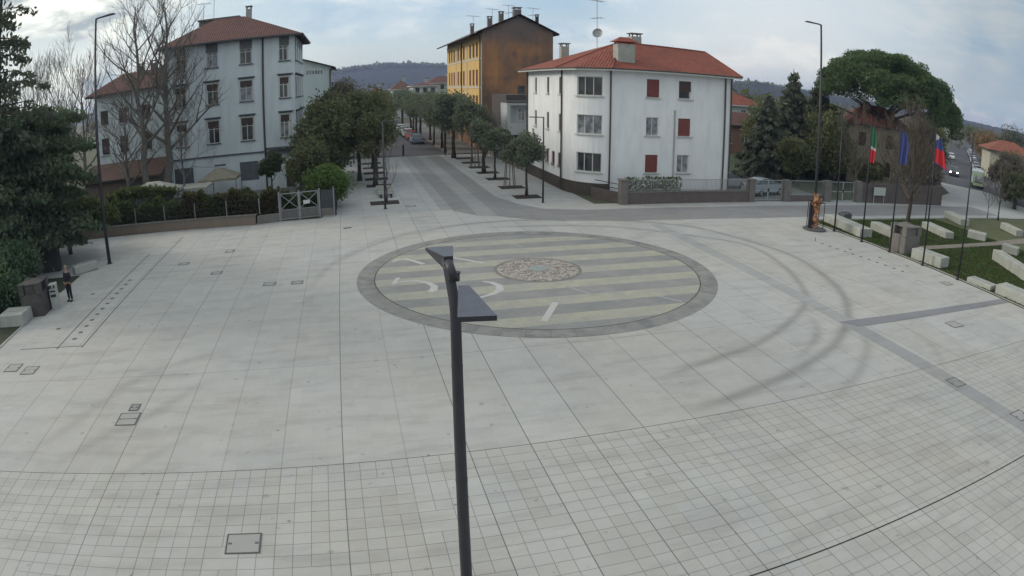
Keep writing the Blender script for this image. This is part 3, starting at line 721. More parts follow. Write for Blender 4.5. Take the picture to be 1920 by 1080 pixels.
def window(P, par, a, b, za, zb, fr=None, pane=None, mull=1, trans=.66, sill=True, cornice=False, trim=False, shutter=None, shut=1.0, small=False, name='window'):
    fr = fr or frame_w; m = MB(); w = .06; g = .003
    A, B, Za, Zb = a + g, b - g, za + g, zb - g
    pbox(m, P, A, B, Za, Za + w, .10, .165); pbox(m, P, A, B, Zb - w, Zb, .10, .165)
    pbox(m, P, A, A + w, Za + w, Zb - w, .10, .165); pbox(m, P, B - w, B, Za + w, Zb - w, .10, .165)
    for i in range(mull):
        c = a + (b - a) * (i + 1) / (mull + 1); pbox(m, P, c - w * .6, c + w * .6, Za + w, Zb - w, .095, .16)
    if trans: z = za + (zb - za) * trans; pbox(m, P, A + w, B - w, z - w * .5, z + w * .5, .09, .158)
    o = m.build(name, fr, par)
    q = MB(); us = [A] + [c for c in P.cum if a + .01 < c < b - .01] + [B]
    for i in range(len(us) - 1):
        u, v = P.at(us[i], .14), P.at(us[i + 1], .14); q.add([(u.x, u.y, Za), (v.x, v.y, Za), (v.x, v.y, Zb), (u.x, u.y, Zb)], [(0, 1, 2, 3)])
    q.build('pane', pane or pane_m, o)
    if shutter:
        s = MB(); pbox(s, P, A, B, Zb - (Zb - Za) * shut, Zb - .001, .05, .085); s.build('shutter', shutter, o)
    if sill:
        s = MB(); pbox(s, P, a - .12, b + .12, za - .09, za - .002, -.12, .04); s.build('sill', frame_d if trim or cornice else eave_w, o)
    if cornice:
        s = MB(); pbox(s, P, a - .22, b + .22, zb + .26, zb + .36, -.20, .02); pbox(s, P, a - .14, b + .14, zb + .17, zb + .26, -.11, .02)
        s.build('cornice', frame_d, o)
    if trim:
        s = MB(); pbox(s, P, a - .13, a - .004, za, zb + .16, -.035, .03); pbox(s, P, b + .004, b + .13, za, zb + .16, -.035, .03); pbox(s, P, a - .003, b + .003, zb + .004, zb + .16, -.034, .03)
        s.build('surround', trim if not isinstance(trim, bool) else frame_w, o)
    return o
def roof(faces, mat, parent, th=.16, name='roof', edge=None, over=None):
    """faces: lists of 3D points, eave edge first (p0->p1 along the eave)"""
    m = MB()
    for f in faces:
        P0, P1 = Vector(f[0]), Vector(f[1]); ux = (P1 - P0).normalized()
        nrm = ux.cross(Vector(f[-1]) - P0).normalized(); vx = nrm.cross(ux)
        if nrm.z < 0: vx = -vx
        uv = [((Vector(p) - P0).dot(ux), abs((Vector(p) - P0).dot(vx))) for p in f]
        m.add(f, [tuple(range(len(f)))], 0, [uv])
        m.add([(p[0], p[1], p[2] - th) for p in f], [tuple(range(len(f)))[::-1]], 1, [[(0, 0)] * len(f)])
        m.add([tuple(f[0]), tuple(f[1]), (f[1][0], f[1][1], f[1][2] - th), (f[0][0], f[0][1], f[0][2] - th)], [(0, 1, 2, 3)], 1, [[(0, 0)] * 4])
    return m.build(name, [mat, edge or eave_w], parent)
def downpipe(m, P, u, z0, z1, r=.055, d=-.09):
    q = P.at(u, d); m.tube([(q.x, q.y, z0), (q.x, q.y, z1)], r, 7)
def chimney(par, x, y, z0, z1, w, d, mat, cap=None, capm=None, name='chimney'):
    m = MB(); m.box(x - w / 2, x + w / 2, y - d / 2, y + d / 2, z0, z1)
    c = m.build(name, mat, par)
    m = MB()
    if cap == 'tile':
        for sx in (-1, 1):
            for sy in (-1, 1): m.obox((x + sx * w * .42, y + sy * d * .42, z1), .1, .1, .18)
        h = z1 + .18; a = [(x - w * .68, y - d * .68, h), (x + w * .68, y - d * .68, h), (x + w * .68, y + d * .68, h), (x - w * .68, y + d * .68, h)]
        r0, r1 = (x - w * .25, y, h + w * .28), (x + w * .25, y, h + w * .28)
        m.add(a + [r0, r1], [(0, 1, 5, 4), (1, 2, 5), (2, 3, 4, 5), (3, 0, 4), (3, 2, 1, 0)])
    else:
        m.box(x - w * .62, x + w * .62, y - d * .62, y + d * .62, z1 + .22, z1 + .32)
        for sx in (-1, 1):
            for sy in (-1, 1): m.obox((x + sx * w * .4, y + sy * d * .4, z1), .09, .09, .22)
    m.build('chimney_cap', capm or stone_g, c); return c
def antenna(par, x, y, z, h, style=0, s=1.0):
    m = MB(); m.tube([(x, y, z), (x, y, z + h)], .026, 5)
    def yagi(zz, L, a, n):
        ca, sa = math.cos(a), math.sin(a); m.tube([(x - ca * L / 2, y - sa * L / 2, zz), (x + ca * L / 2, y + sa * L / 2, zz)], .022, 4)
        for i in range(n):
            t_ = -L / 2 + L * i / (n - 1); w_ = .35 * s; px, py = x + ca * t_, y + sa * t_
            m.tube([(px + sa * w_, py - ca * w_, zz), (px - sa * w_, py + ca * w_, zz)], .014, 3)
    yagi(z + h - .1, 1.6 * s, .5, 6)
    if style: yagi(z + h * .62, 1.0 * s, 2.1, 4)
    return m.build('antenna', grey_metal, par)

tile_brown = tiles('brown_roof_tile', (.15, .085, .065), (.12, .07, .055), (.08, .055, .05))
# ---- pale blue-grey four-storey house on the left
blue_st = stucco('blue_grey_render', (.58, .645, .675), .2)
b1 = thing('apartment_building', 'tall pale blue grey four storey house with dull red hipped roof beside the street', 'building', (-11, 60, 0))
PB = Path([(-16.9, 60.2), (-4.65, 60.2), (-4.65, 71.5), (-16.9, 71.5)])
holes = []; wins = []
cols = [(-16.05, -15.0), (-12.95, -11.85), (-9.72, -8.6), (-6.05, -5.2)]
for i, (xa, xb) in enumerate(cols):
    a, b = xa + 16.9, xb + 16.9
    for r, (za, zb) in enumerate([(4.62, 6.66), (8.2, 10.05), (11.6, 13.0)]):
        wins.append((a, b, za, zb, r, i))
for k, y0 in enumerate((60.9, 63.6, 66.4, 69.2)):
    a = 12.25 + (y0 - 60.2); 
    for r, (za, zb) in enumerate([(4.62, 6.66), (8.2, 10.05), (11.6, 13.0)]): wins.append((a, a + 1.0, za, zb, r, 4 + k))
holes = [(a, b, za, zb) for a, b, za, zb, r, i in wins]
gf = [(.35, 2.3, 1.2, 2.65), (6.85, 8.65, .95, 2.68), (11.15, 12.0, .05, 2.5), (4.4, 5.5, 2.5, 2.66)]
walls(PB, 0, 13.85, holes + gf, blue_st, b1)
for a, b, za, zb, r, i in wins:
    o = window(PB, b1, a, b, za, zb, trim=(r < 2), cornice=(r < 2), shutter=shutter_b if r < 2 else None, shut=.28 if r < 2 else 0, pane=curtain_m if (i + r) % 3 == 0 else pane_m, trans=.64 if r < 2 else .8)
    if r == 2:
        s = MB(); pbox(s, PB, a - .02, b + .02, zb + .003, 13.84, -.03, .02); s.build('panel', shutter_g, o)
        s = MB(); pbox(s, PB, a - .12, b + .12, za - .09, za - .001, -.13, .04); s.build('sill', frame_d, o)
for a, b, za, zb in gf[:2]: window(PB, b1, a, b, za, zb, shutter=shutter_g, shut=.98, mull=0, trans=0, sill=False)
window(PB, b1, *gf[3], mull=0, trans=0, sill=False, fr=frame_d)
m = MB(); pbox(m, PB, 11.15, 11.25, .05, 2.5, .1, .16); pbox(m, PB, 11.9, 12.0, .05, 2.5, .1, .16); pbox(m, PB, 11.25, 11.9, .05, 2.4, .11, .14)
m.build('door', shutter_b, b1)
m = MB(); pbox(m, PB, 0, 9.3, 3.38, 3.52, -.10, .02); pbox(m, PB, 9.31, 12.24, 3.70, 3.80, -.75, .02); pbox(m, PB, 9.31, 12.24, 3.32, 3.46, -.5, .02); m.build('string_course', frame_d, b1)
m = MB(); downpipe(m, PB, 9.28, .1, 13.8, .09); downpipe(m, PB, .15, .1, 13.6, .07); m.build('downpipe', gutter, b1)
ez = 13.95; e = .75
E1, E2, E3, E4 = (-17.7, 59.45, ez), (-3.95, 59.45, ez), (-3.95, 72.3, ez), (-17.7, 72.3, ez)
R1, R2 = (-13.2, 65.9, 16.75), (-10.2, 65.9, 16.75)
rf = roof([[E1, E2, R2, R1], [E2, E3, R2], [E3, E4, R1, R2], [E4, E1, R1]], tile_dull, b1, .2, edge=soffit)
m = MB(); m.box(-17.72, -3.9, 59.32, 59.44, ez - .14, ez + .0); m.box(-3.94, -3.82, 59.32, 72.3, ez - .14, ez); m.build('gutter', frame_d, rf)
m = MB(); m.box(-15.0, -10.8, 66.2, 67.8, 15.6, 16.75)
for i in range(7): m.box(-14.8 + i * .56, -14.45 + i * .56, 66.1, 66.2, 16.1, 16.5)
m.box(-15.15, -10.7, 66.0, 68.0, 16.76, 16.92); m.build('chimney_stack', stone_g, rf)
chimney(rf, -9.8, 66.4, 16.0, 17.5, .55, .55, stone_w, 'flat')
antenna(rf, -14.7, 67, 16.9, 1.9)
antenna(rf, -13.6, 67, 16.9, 3.1)
# rear wing
PW = Path([(-4.9, 75.5), (-1.75, 75.5), (-1.75, 86), (-4.9, 86)])
bw = thing('apartment_building', 'lower pale blue grey block with sloping roof behind the tall blue grey house', 'building', (-3.3, 75.5, 0))
walls(PW, 0, 11.3, [(.4 + .33 * i, .6 + .33 * i, 10.5, 11.0) for i in range(6)], stucco('pale_blue_render', (.52, .58, .58), .1), bw)
m = MB(); m.add([(-4.9, 75.5, 11.3), (-1.75, 75.5, 11.3), (-4.9, 75.5, 12.2)], [(0, 1, 2)]); m.build('gable', MAT['pale_blue_render'], bw)
roof([[(-1.2, 75.0, 11.2), (-1.2, 86, 11.2), (-5.2, 86, 12.45), (-5.2, 75.0, 12.45)]], tile_dull, bw, .16, edge=soffit)
m = MB(); downpipe(m, PW, 3.0, .1, 11, .08); m.build('downpipe', gutter, bw)

# ---- white house on the corner
white_st = stucco('white_house_render', (.76, .77, .79), .2)
cv = []
for i in range(11):
    s = i / 10; cv.append(((1 - s) ** 2 * 17.0 + 2 * s * (1 - s) * 17.25 + s * s * 19.6, (1 - s) ** 2 * 50.8 + 2 * s * (1 - s) * 48.0 + s * s * 47.2))
b2 = thing('apartment_building', 'white three storey corner house with bright red tiled roof beside the street', 'building', (23, 50, 0))
PP = Path([(17.0, 61.4)] + cv + [(30.4, 47.2), (30.4, 58.5), (22.5, 58.5), (22.5, 61.4)])
uL = lambda y: 61.4 - y
uc0 = PP.cum[1]; ucE = PP.cum[11]; uF = lambda x: ucE + (x - 19.6)
wl = []
for (zb_, h_) in ((9.25, 1.42), (6.2, 1.45), (3.0, 1.2)):
    for yy in (58.75, 55.0, 51.65): wl.append((uL(yy) - .33, uL(yy) + .33, zb_ - h_, zb_, 'n'))
wl += [(uL(56.7) - .3, uL(56.7) + .3, 1.75, 2.95, 'n'), (uL(53.3) - .3, uL(53.3) + .3, 1.75, 2.95, 'n')]
lc = ucE - uc0
for r, zb_ in enumerate((9.3, 6.3, 3.35)): wl.append((uc0 + lc * .40, uc0 + lc * .86, zb_ - 1.5, zb_, 'c%d' % r))
for r, zb_ in enumerate((9.28, 6.25, 3.28)):
    wl.append((uF(22.6), uF(23.7), zb_ - 1.45, zb_, 'f%d' % r)); wl.append((uF(25.45), uF(26.6), zb_ - 1.45, zb_, 'g%d' % r))
walls(PP, 0, 10.02, [q[:4] for q in wl], white_st, b2)
for a, b, za, zb, kd in wl:
    kw = dict(trans=0)
    if kd == 'n': kw.update(mull=0, shutter=shutter_r if zb < 3.1 else shutter_b, shut=.97 if zb < 3.1 else .9, fr=frame_d)
    elif kd[0] == 'c': kw.update(mull=2, pane=pane_m if kd != 'c1' else curtain_m)
    elif kd == 'f0' or kd == 'f2': kw.update(mull=0, shutter=shutter_r, shut=.97)
    elif kd == 'g1': kw.update(mull=0, shutter=shutter_r, shut=.97)
    elif kd == 'g0': kw.update(mull=0, shutter=shutter_b, shut=.6)
    else: kw.update(pane=curtain_m)
    o = window(PP, b2, a, b, za, zb, **kw)
    if kd == 'n' and zb < 3.1:
        g_ = MB(); ua = [a + .02 + (b - a - .04) * i / 4 for i in range(5)]
        for u in ua:
            q0 = PP.at(u, -.05); q1 = PP.at(u, -.16); g_.tube([(q0.x, q0.y, zb), (q0.x, q0.y, za + .35), (q1.x, q1.y, za + .15), (q0.x, q0.y, za - .02)], .012, 4)
        g_.build('grille', metal_dark, o)
m = MB(); pbox(m, PP, 0.02, ucE - .02, 0, 1.0, -.035, .01); m.build('plinth', plinth_m, b2)
m = MB()
for u in (.12, uc0 - .25, ucE - .05, uF(29.75), uF(30.33)): downpipe(m, PP, u, .1, 9.9, .07, -.10)
m.build('downpipe', gutter, b2)
m = MB(); downpipe(m, PP, uF(25.08), .6, 6.9, .05, -.07); m.build('vent_pipe', stone_w, b2)
E0 = (16.2, 62.1, 9.98); E1 = (16.25, 50.6, 9.98); E1b = (17.0, 48.0, 9.98); E2 = (19.4, 46.5, 9.98); E3 = (31.1, 46.5, 9.98); G = (31.1, 59.2, 9.98); E5 = (22.9, 59.2, 9.98); E6 = (22.9, 62.1, 9.98)
R1 = (22.6, 52.8, 12.45); R2 = (31.1, 52.8, 12.2)
rf = roof([[E0, E1, R1], [E1, E1b, R1], [E1b, E2, R1], [E2, E3, R2, R1], [G, E5, R1, R2], [E6, E0, R1], [E5, E6, R1]], tile_red, b2, .2)
m = MB(); m.add([(30.4, 47.2, 9.9), (30.4, 58.5, 9.9), (30.4, 52.8, 12.1)], [(0, 1, 2)]); m.build('gable', white_st, b2)
m = MB()
for a, b in ((E0, E1), (E1, E1b), (E1b, E2), (E2, E3)): m.tube([(a[0], a[1], a[2] - .03), (b[0], b[1], b[2] - .03)], .06, 6)
m.build('gutter', soffit, rf)
m = MB(); 
for a, b in ((E2, R1), (E1, R1), (R1, R2), (E3, R2)): m.tube([a, b], .09, 6)
m.build('ridge_tiles', tile_red, rf)
chimney(rf, 21.2, 48.5, 10.4, 12.0, 1.45, 1.0, stone_w, 'tile', simple('cap_tile', (.30, .08, .05), .8, .2, 5))
chimney(rf, 24.9, 54.6, 12.0, 13.2, .95, .8, stone_w, 'flat')
chimney(rf, 19.6, 58.5, 10.8, 12.2, .75, .6, stone_w, 'flat')
an = antenna(rf, 20.6, 52.8, 11.8, 4.3, 1, 1.1)
m = MB(); m.lathe((0, 0, 0), [(.02, -.02), (.25, .03), (.42, .11), (.44, .12), (.25, .04)], 14)
dv = Matrix.Rotation(math.radians(70), 3, 'X') ; mm = MB(); mm.v = [tuple(Matrix.Rotation(-.6, 3, 'Z') @ (dv @ Vector(v)) + Vector((20.6, 52.65, 13.1))) for v in m.v]; mm.f = m.f; mm.m = m.m; mm.uv = m.uv
mm.build('satellite_dish', grey_metal, rf)

# ---- ochre block behind with the blind gable
t = NT('ochre_gable'); p = t.pos(); x, y, z = t.xyz(p)
s1 = t.noise(t.comb(t.m('MULTIPLY', x, .9), 0, t.m('MULTIPLY', z, .22)), .8, 6, .65)
c = t.mix(t.ramp(s1, .35, .62), (.42, .20, .085), (.25, .14, .085)); c = t.mix(t.ramp(t.noise(p, .22, 4, .6), .40, .62), c, (.125, .09, .075))
c = t.mix(t.m('MULTIPLY', t.ramp(t.m('ADD', z, t.m('MULTIPLY', s1, 5)), 15.5, 19), .85), c, (.15, .125, .12)); t.base(c); t.rough(.95); gable_m = t.mat
ochre_st = stucco('ochre_render', (.60, .40, .15), .12)
b3 = thing('apartment_building', 'ochre and brown block with a blind stained gable, rising behind the white corner house', 'building', (21, 90, 0))
PO = Path([(17.0, 83.0), (26.3, 83.0), (26.3, 112), (17.0, 112)])
per = PO.cum[-1]; ow = []
uy = lambda y: per - (y - 83.0)
for y0 in (86.2, 88.6, 91, 96, 98.4, 100.8, 104.6, 107, 109.4):
    for (za, zb) in ((12.3, 14.15), (8.5, 10.55), (5.2, 7.1)): ow.append((uy(y0) - .6, uy(y0) + .6, za, zb))
front_mat = ochre_st
walls(PO, 0, 15.6, ow + [(4.6, 5.6, 6.9, 8.4)], [gable_m], b3)
m = MB()
fb = [(a - .05, b + .05, za - .05, zb + .05) for a, b, za, zb in ow]
us = sorted(set([per - 29 + .01, per - .01] + [q[k] for q in fb for k in (0, 1)])); zs = sorted(set([4.2, 15.2] + [q[k] for q in fb for k in (2, 3)]))
for i in range(len(us) - 1):
    for j in range(len(zs) - 1):
        um, zm = (us[i] + us[i + 1]) / 2, (zs[j] + zs[j + 1]) / 2
        if not any(q[0] < um < q[1] and q[2] < zm < q[3] for q in fb):
            a, b = PO.at(us[i], -.03), PO.at(us[i + 1], -.03); m.add([(a.x, a.y, zs[j]), (b.x, b.y, zs[j]), (b.x, b.y, zs[j + 1]), (a.x, a.y, zs[j + 1])], [(0, 1, 2, 3)])
m.build('facade', ochre_st, b3)
for a, b, za, zb in ow: window(PO, b3, a, b, za, zb, fr=frame_d, shutter=shutter_r if za < 11 else shutter_b, shut=.96, sill=True)
window(PO, b3, 4.6, 5.6, 6.9, 8.4, fr=frame_d, mull=0)
m = MB()
for z_ in (11.9, 8.1, 14.6): pbox(m, PO, per - 28.9, per - .3, z_, z_ + .16, -.09, -.031)
for y0 in (83.4, 93.4, 102.8, 111.4): pbox(m, PO, uy(y0) - .12, uy(y0) + .12, 4.2, 15.2, -.085, -.032)
m.build('cornice_band', eave_w, b3)
m = MB(); m.add([(17, 83, 15.59), (26.3, 83, 15.59), (21.7, 83, 17.55)], [(0, 1, 2)]); m.build('gable', gable_m, b3)
rf = roof([[(15.4, 82.5, 15.0), (15.4, 112.6, 15.0), (21.8, 112.6, 17.85), (21.8, 82.5, 17.85)], [(27.0, 82.5, 15.35), (27.0, 112.6, 15.35), (21.8, 112.6, 17.85), (21.8, 82.5, 17.85)]], tile_dull, b3, .22, edge=soffit)
m = MB(); m.tube([(15.35, 82.6, 14.9), (15.35, 112.6, 14.9)], .09, 6); m.build('gutter', gutter, rf)
m = MB(); downpipe(m, PO, uy(83.9), .1, 15, .1, -.12); downpipe(m, PO, uy(97.5), .1, 15, .08, -.12); m.build('downpipe', gutter, b3)
for x_, y_, z_, w_ in ((21.9, 84.6, 17.5, .95), (20.6, 88, 17.3, .6), (19.9, 92, 17.0, .6), (18.0, 95, 16.2, .5)): chimney(rf, x_, y_, z_ - .5, z_ + 1.1, w_, w_, stone_g, 'flat')
chimney(rf, 25.0, 86, 15.6, 17.9, .4, .4, metal_dark, 'flat')
for x_, y_, h_, st in ((19.4, 88, 2.7, 0), (20.9, 85, 2.9, 1), (17.2, 90, 1.9, 0), (24.6, 86.5, 2.8, 1)): antenna(rf, x_, y_, 16.4, h_, st, 1.3)

# ---- low annex with loggia between the ochre block and the white house
b4 = thing('annex', 'small grey white annex with a deep loggia, squeezed between ochre block and white corner house', 'building', (19, 70, 0))
m = MB(); X0_, X1_ = 17.05, 20.2
PA = Path([(16.95, 69.5), (20.6, 69.5), (20.6, 72.6), (16.95, 72.6)])
walls(PA, 3.1, 6.6, [(.3, 3.2, 4.35, 6.3)], stucco('annex_render', (.40, .42, .43), .2), b4, depth=1.0)
m = MB(); m.box(17.1, 20.3, 70.45, 70.5, 4.3, 6.4); o = m.build('loggia_wall', MAT['annex_render'], b4)
PL = Path([(17.4, 70.3), (20.2, 70.3), (20.2, 70.44), (17.4, 70.44)])
window(PL, o, .95, 1.75, 4.6, 5.95, sill=False, pane=curtain_m)
m = MB(); m.box(16.85, 20.7, 69.4, 72.7, 6.62, 6.75); m.box(16.9, 20.65, 69.45, 72.65, 2.98, 3.09); m.box(17.6, 20.6, 72.7, 80, 0, 7.4); m.build('roof', soffit, b4)
m = MB(); m.box(17.0, 17.15, 69.6, 69.75, 0, 2.97); m.build('post', gutter, b4)

# ---- house behind the bare trees on the left
b5 = thing('house', 'lower pale blue grey house with brownish red roof behind the two tall bare trees', 'building', (-22, 62, 0))
PH = Path([(-25.3, 62), (-17.6, 62), (-17.6, 72), (-25.3, 72)])
hw = [(x_ + 25.3 - .45, x_ + 25.3 + .45, za, zb) for x_ in (-24.3, -22.2, -19.6) for za, zb in ((7.6, 9.0), (4.7, 6.3), (1.4, 3.0))]
walls(PH, 0, 10.7, hw, blue_st, b5)
for q in hw: window(PH, b5, *q, shutter=shutter_b, shut=.92, fr=frame_d)
rf = roof([[(-26.2, 61.3, 10.6), (-16.9, 61.3, 10.6), (-16.9, 67, 12.6), (-23.8, 67, 12.6)], [(-26.2, 72.7, 10.6), (-26.2, 61.3, 10.6), (-23.8, 67, 12.6)], [(-16.9, 72.7, 10.6), (-26.2, 72.7, 10.6), (-23.8, 67, 12.6), (-16.9, 67, 12.6)]], tile_dull, b5, .2, edge=soffit)
chimney(rf, -21.4, 66.2, 12.0, 13.0, .6, .6, stone_g, 'flat'); chimney(rf, -20.1, 66.8, 12.2, 13.2, .7, .6, stone_g, 'flat'); chimney(rf, -18.0, 66.5, 12.2, 13.6, .6, .6, stone_w, 'flat')
b5b = thing('shed', 'low brown outbuilding with orange tiled roof behind the left hedge', 'building', (-20, 56, 0))
PS = Path([(-24.5, 56), (-16.8, 56), (-16.8, 59.5), (-24.5, 59.5)])
walls(PS, 0, 2.9, [(4.6, 6.1, .1, 2.3)], stucco('brown_render', (.16, .12, .10), .2), b5b)
roof([[(-24.9, 55.6, 2.85), (-16.5, 55.6, 2.85), (-16.5, 59.6, 4.0), (-24.9, 59.6, 4.0)]], tile_brown, b5b, .14, edge=soffit)
m = MB(); m.box(-19.85, -18.5, 56.1, 56.16, .1, 2.28); m.build('door', shutter_g, b5b)

# ---- house behind the conifers on the right, with red roof
b6 = thing('house', 'beige two storey house with orange red roof under the umbrella pine', 'building', (56, 58, 0))
beige = stucco('beige_render', (.36, .33, .25), .2)
PR = Path([(52.6, 55.8), (58.6, 51.6), (64.1, 59.5), (58.1, 63.7)])
hw = [(a, a + .9, za, zb) for a in (1.2, 4.6, 9.0, 12.5) for za, zb in ((1.0, 2.7), (4.2, 5.8))]
walls(PR, 0, 6.8, hw, beige, b6)
for q in hw: window(PR, b6, *q, shutter=shutter_b, shut=.9, fr=frame_d)
A, B, C_, D = (51.9, 55.7, 6.7), (58.7, 50.9, 6.7), (64.8, 59.6, 6.7), (58.0, 64.4, 6.7)
r1, r2 = (56.9, 57.9, 9.0), (59.3, 56.6, 9.0)
roof([[A, B, r2, r1], [B, C_, r2], [C_, D, r1, r2], [D, A, r1]], tile_far, b6, .2, edge=soffit)

b7 = thing('house', 'distant white house with bright orange red roof just right of the white corner house', 'building', (60, 92, 0))
P7 = Path([(56, 90), (62.5, 90), (62.5, 99), (56, 99)])
walls(P7, 0, 6.8, [(4.2, 5.2, 4.9, 6.0)], stucco('far_white_render', (.5, .53, .54), .1), b7); window(P7, b7, 4.2, 5.2, 4.9, 6.0)
roof([[(55, 89.2, 6.75), (65.3, 89.2, 6.75), (60, 94.5, 9.1), (56, 94.5, 9.1)], [(65.3, 89.2, 6.75), (65.3, 99.5, 6.75), (60, 94.5, 9.1)]], tile_red, b7, .2)
chimney(b7, 59.3, 94.3, 8.9, 9.7, .6, .6, stone_w, 'flat')
b8 = thing('house', 'low brick coloured house with brown roof in front of the distant white house', 'building', (57, 80, 0))
P8 = Path([(50, 80), (56.0, 80), (56.0, 86), (50, 86)])
walls(P8, 0, 4.2, [(1, 2, 1.4, 2.8), (3.8, 4.8, 1.4, 2.8)], stucco('brick_render', (.22, .12, .09), .2), b8)
for a in (1, 3.8): window(P8, b8, a, a + 1, 1.4, 2.8)
roof([[(49.5, 79.4, 4.1), (56.6, 79.4, 4.1), (56.6, 83, 5.8), (49.5, 83, 5.8)], [(56.6, 86.6, 4.1), (49.5, 86.6, 4.1), (49.5, 83, 5.8), (56.6, 83, 5.8)]], tile_dull, b8, .15, edge=soffit)

# distant houses at the end of the street
def far_house(label, x0, x1, y, dep, hz, rz, wall, tile, nw=3):
    b = thing('house', label, 'building', ((x0 + x1) / 2, y, 0)); P_ = Path([(x0, y), (x1, y), (x1, y + dep), (x0, y + dep)])
    W_ = x1 - x0; hs = [(W_ * (i + .5) / nw - .6, W_ * (i + .5) / nw + .6, hz - 1.9 - 3 * k_, hz - .5 - 3 * k_) for i in range(nw) for k_ in range(2)]
    walls(P_, 0, hz, hs, wall, b)
    for q in hs: window(P_, b, *q, mull=0, trans=0)
    ym = y + dep / 2
    roof([[(x0 - .6, y - .6, hz - .05), (x1 + .6, y - .6, hz - .05), (x1 - dep * .3, ym, rz), (x0 + dep * .3, ym, rz)], [(x1 + .6, y - .6, hz - .05), (x1 + .6, y + dep + .6, hz - .05), (x1 - dep * .3, ym, rz)],
          [(x1 + .6, y + dep + .6, hz - .05), (x0 - .6, y + dep + .6, hz - .05), (x0 + dep * .3, ym, rz), (x1 - dep * .3, ym, rz)], [(x0 - .6, y + dep + .6, hz - .05), (x0 - .6, y - .6, hz - .05), (x0 + dep * .3, ym, rz)]], tile, b, .2)
    chimney(b, (x0 + x1) / 2 + 1, ym, rz - .4, rz + .9, .8, .8, stone_w, 'flat'); return b
pale = MAT['far_white_render']; cream = stucco('cream_render', (.40, .38, .31), .1)
far_house('far pale house with red roof at the left end of the distant row', 12.2, 17.5, 178, 9, 7.9, 10.2, pale, tile_dull)
far_house('far white house with balconies in the middle of the distant row', 16.5, 22.5, 165, 10, 8.6, 9.4, pale, tile_dull)
far_house('tall far cream block beside the left edge of the ochre block', 23, 33, 186, 10, 9.3, 11.2, cream, tile_dull, 4)
far_house('small far white house peeping over the trees below the hill', 6.5, 11.6, 200, 8, 6.8, 8.6, pale, tile_far)
far_house('small yellow house with tiled roof just right of the blue grey rear block', -2.6, 2.4, 118, 8, 7.0, 8.8, stucco('yellow_render', (.42, .36, .16), .1), tile_far)
# far right
b9 = thing('house', 'low pale house with orange roof at the far right beyond the road', 'building', (108, 67, 0))
P9 = Path([(101.5, 67.5), (108.5, 60.5), (115, 67), (108, 74)])
hs = [(a, a + 1.0, 2.0, 3.5) for a in (1.3, 3.8, 6.0, 8.2)]
walls(P9, 0, 5.2, hs, cream, b9)
for q in hs: window(P9, b9, *q, shutter=shutter_b, shut=.8)
A, B, C_, D = (100.4, 67.4, 5.1), (108.5, 59.3, 5.1), (116.2, 67, 5.1), (108, 75.2, 5.1)
roof([[A, B, (109, 66.5, 7.0), (107, 68.5, 7.0)], [B, C_, (109, 66.5, 7.0)], [C_, D, (107, 68.5, 7.0), (109, 66.5, 7.0)], [D, A, (107, 68.5, 7.0)]], tile_far, b9, .2, edge=soffit)
# ------------------------------------------------------------------ walls, fences, gates
# left boundary: low stone wall with wire fence, hedge behind it
wA = thing('boundary_wall', 'long low brownish stone wall with posts and wire in front of the left hedge', 'wall', (-14, 44.8, 0))
def wy(x): return 43.9 + (-6.5 - x) * .075
m = MB()
xs = np.linspace(-26, -6.5, 20)
for i in range(len(xs) - 1):
    a, b = xs[i], xs[i + 1] - .012
    m.hexa([(a, wy(a), 0), (b, wy(b), 0), (b, wy(b) + .3, 0), (a, wy(a) + .3, 0), (a, wy(a), .62), (b, wy(b), .62), (b, wy(b) + .3, .62), (a, wy(a) + .3, .62)])
lw_m = simple('warm_wall_stone', (.24, .185, .145), .9, .22, 1.1, col2=(.17, .15, .13), fine=.15)
m.build('base', lw_m, wA)
m = MB(); a, b = -26, -6.45
m.hexa([(a, wy(a) - .04, .62), (b, wy(b) - .04, .62), (b, wy(b) + .34, .62), (a, wy(a) + .34, .62), (a, wy(a) - .04, .70), (b, wy(b) - .04, .70), (b, wy(b) + .34, .70), (a, wy(a) + .34, .70)]); m.build('coping', stone_g, wA)
for x_ in np.arange(-25, -6, 2.35):
    m = MB(); m.tube([(x_, wy(x_) + .15, .70), (x_, wy(x_) + .15, 1.75)], .035, 6); m.build('post', grey_metal, wA)
m = MB()
for z_ in (.95, 1.3, 1.68): m.tube([(-26, wy(-26) + .15, z_), (-6.5, wy(-6.5) + .15, z_)], .012, 4)
m.build('wire', metal_dark, wA)
w2 = thing('boundary_wall', 'short dark stone wall between the low wall and the metal gates', 'wall', (-5.6, 44.3, 0))
m = MB(); m.hexa([(-6.4, 43.95, 0), (-4.85, 44.35, 0), (-4.85, 44.7, 0), (-6.4, 44.3, 0), (-6.4, 43.95, .55), (-4.85, 44.35, .55), (-4.85, 44.7, .55), (-6.4, 44.3, .55)]); m.build('base', stone_g, w2)
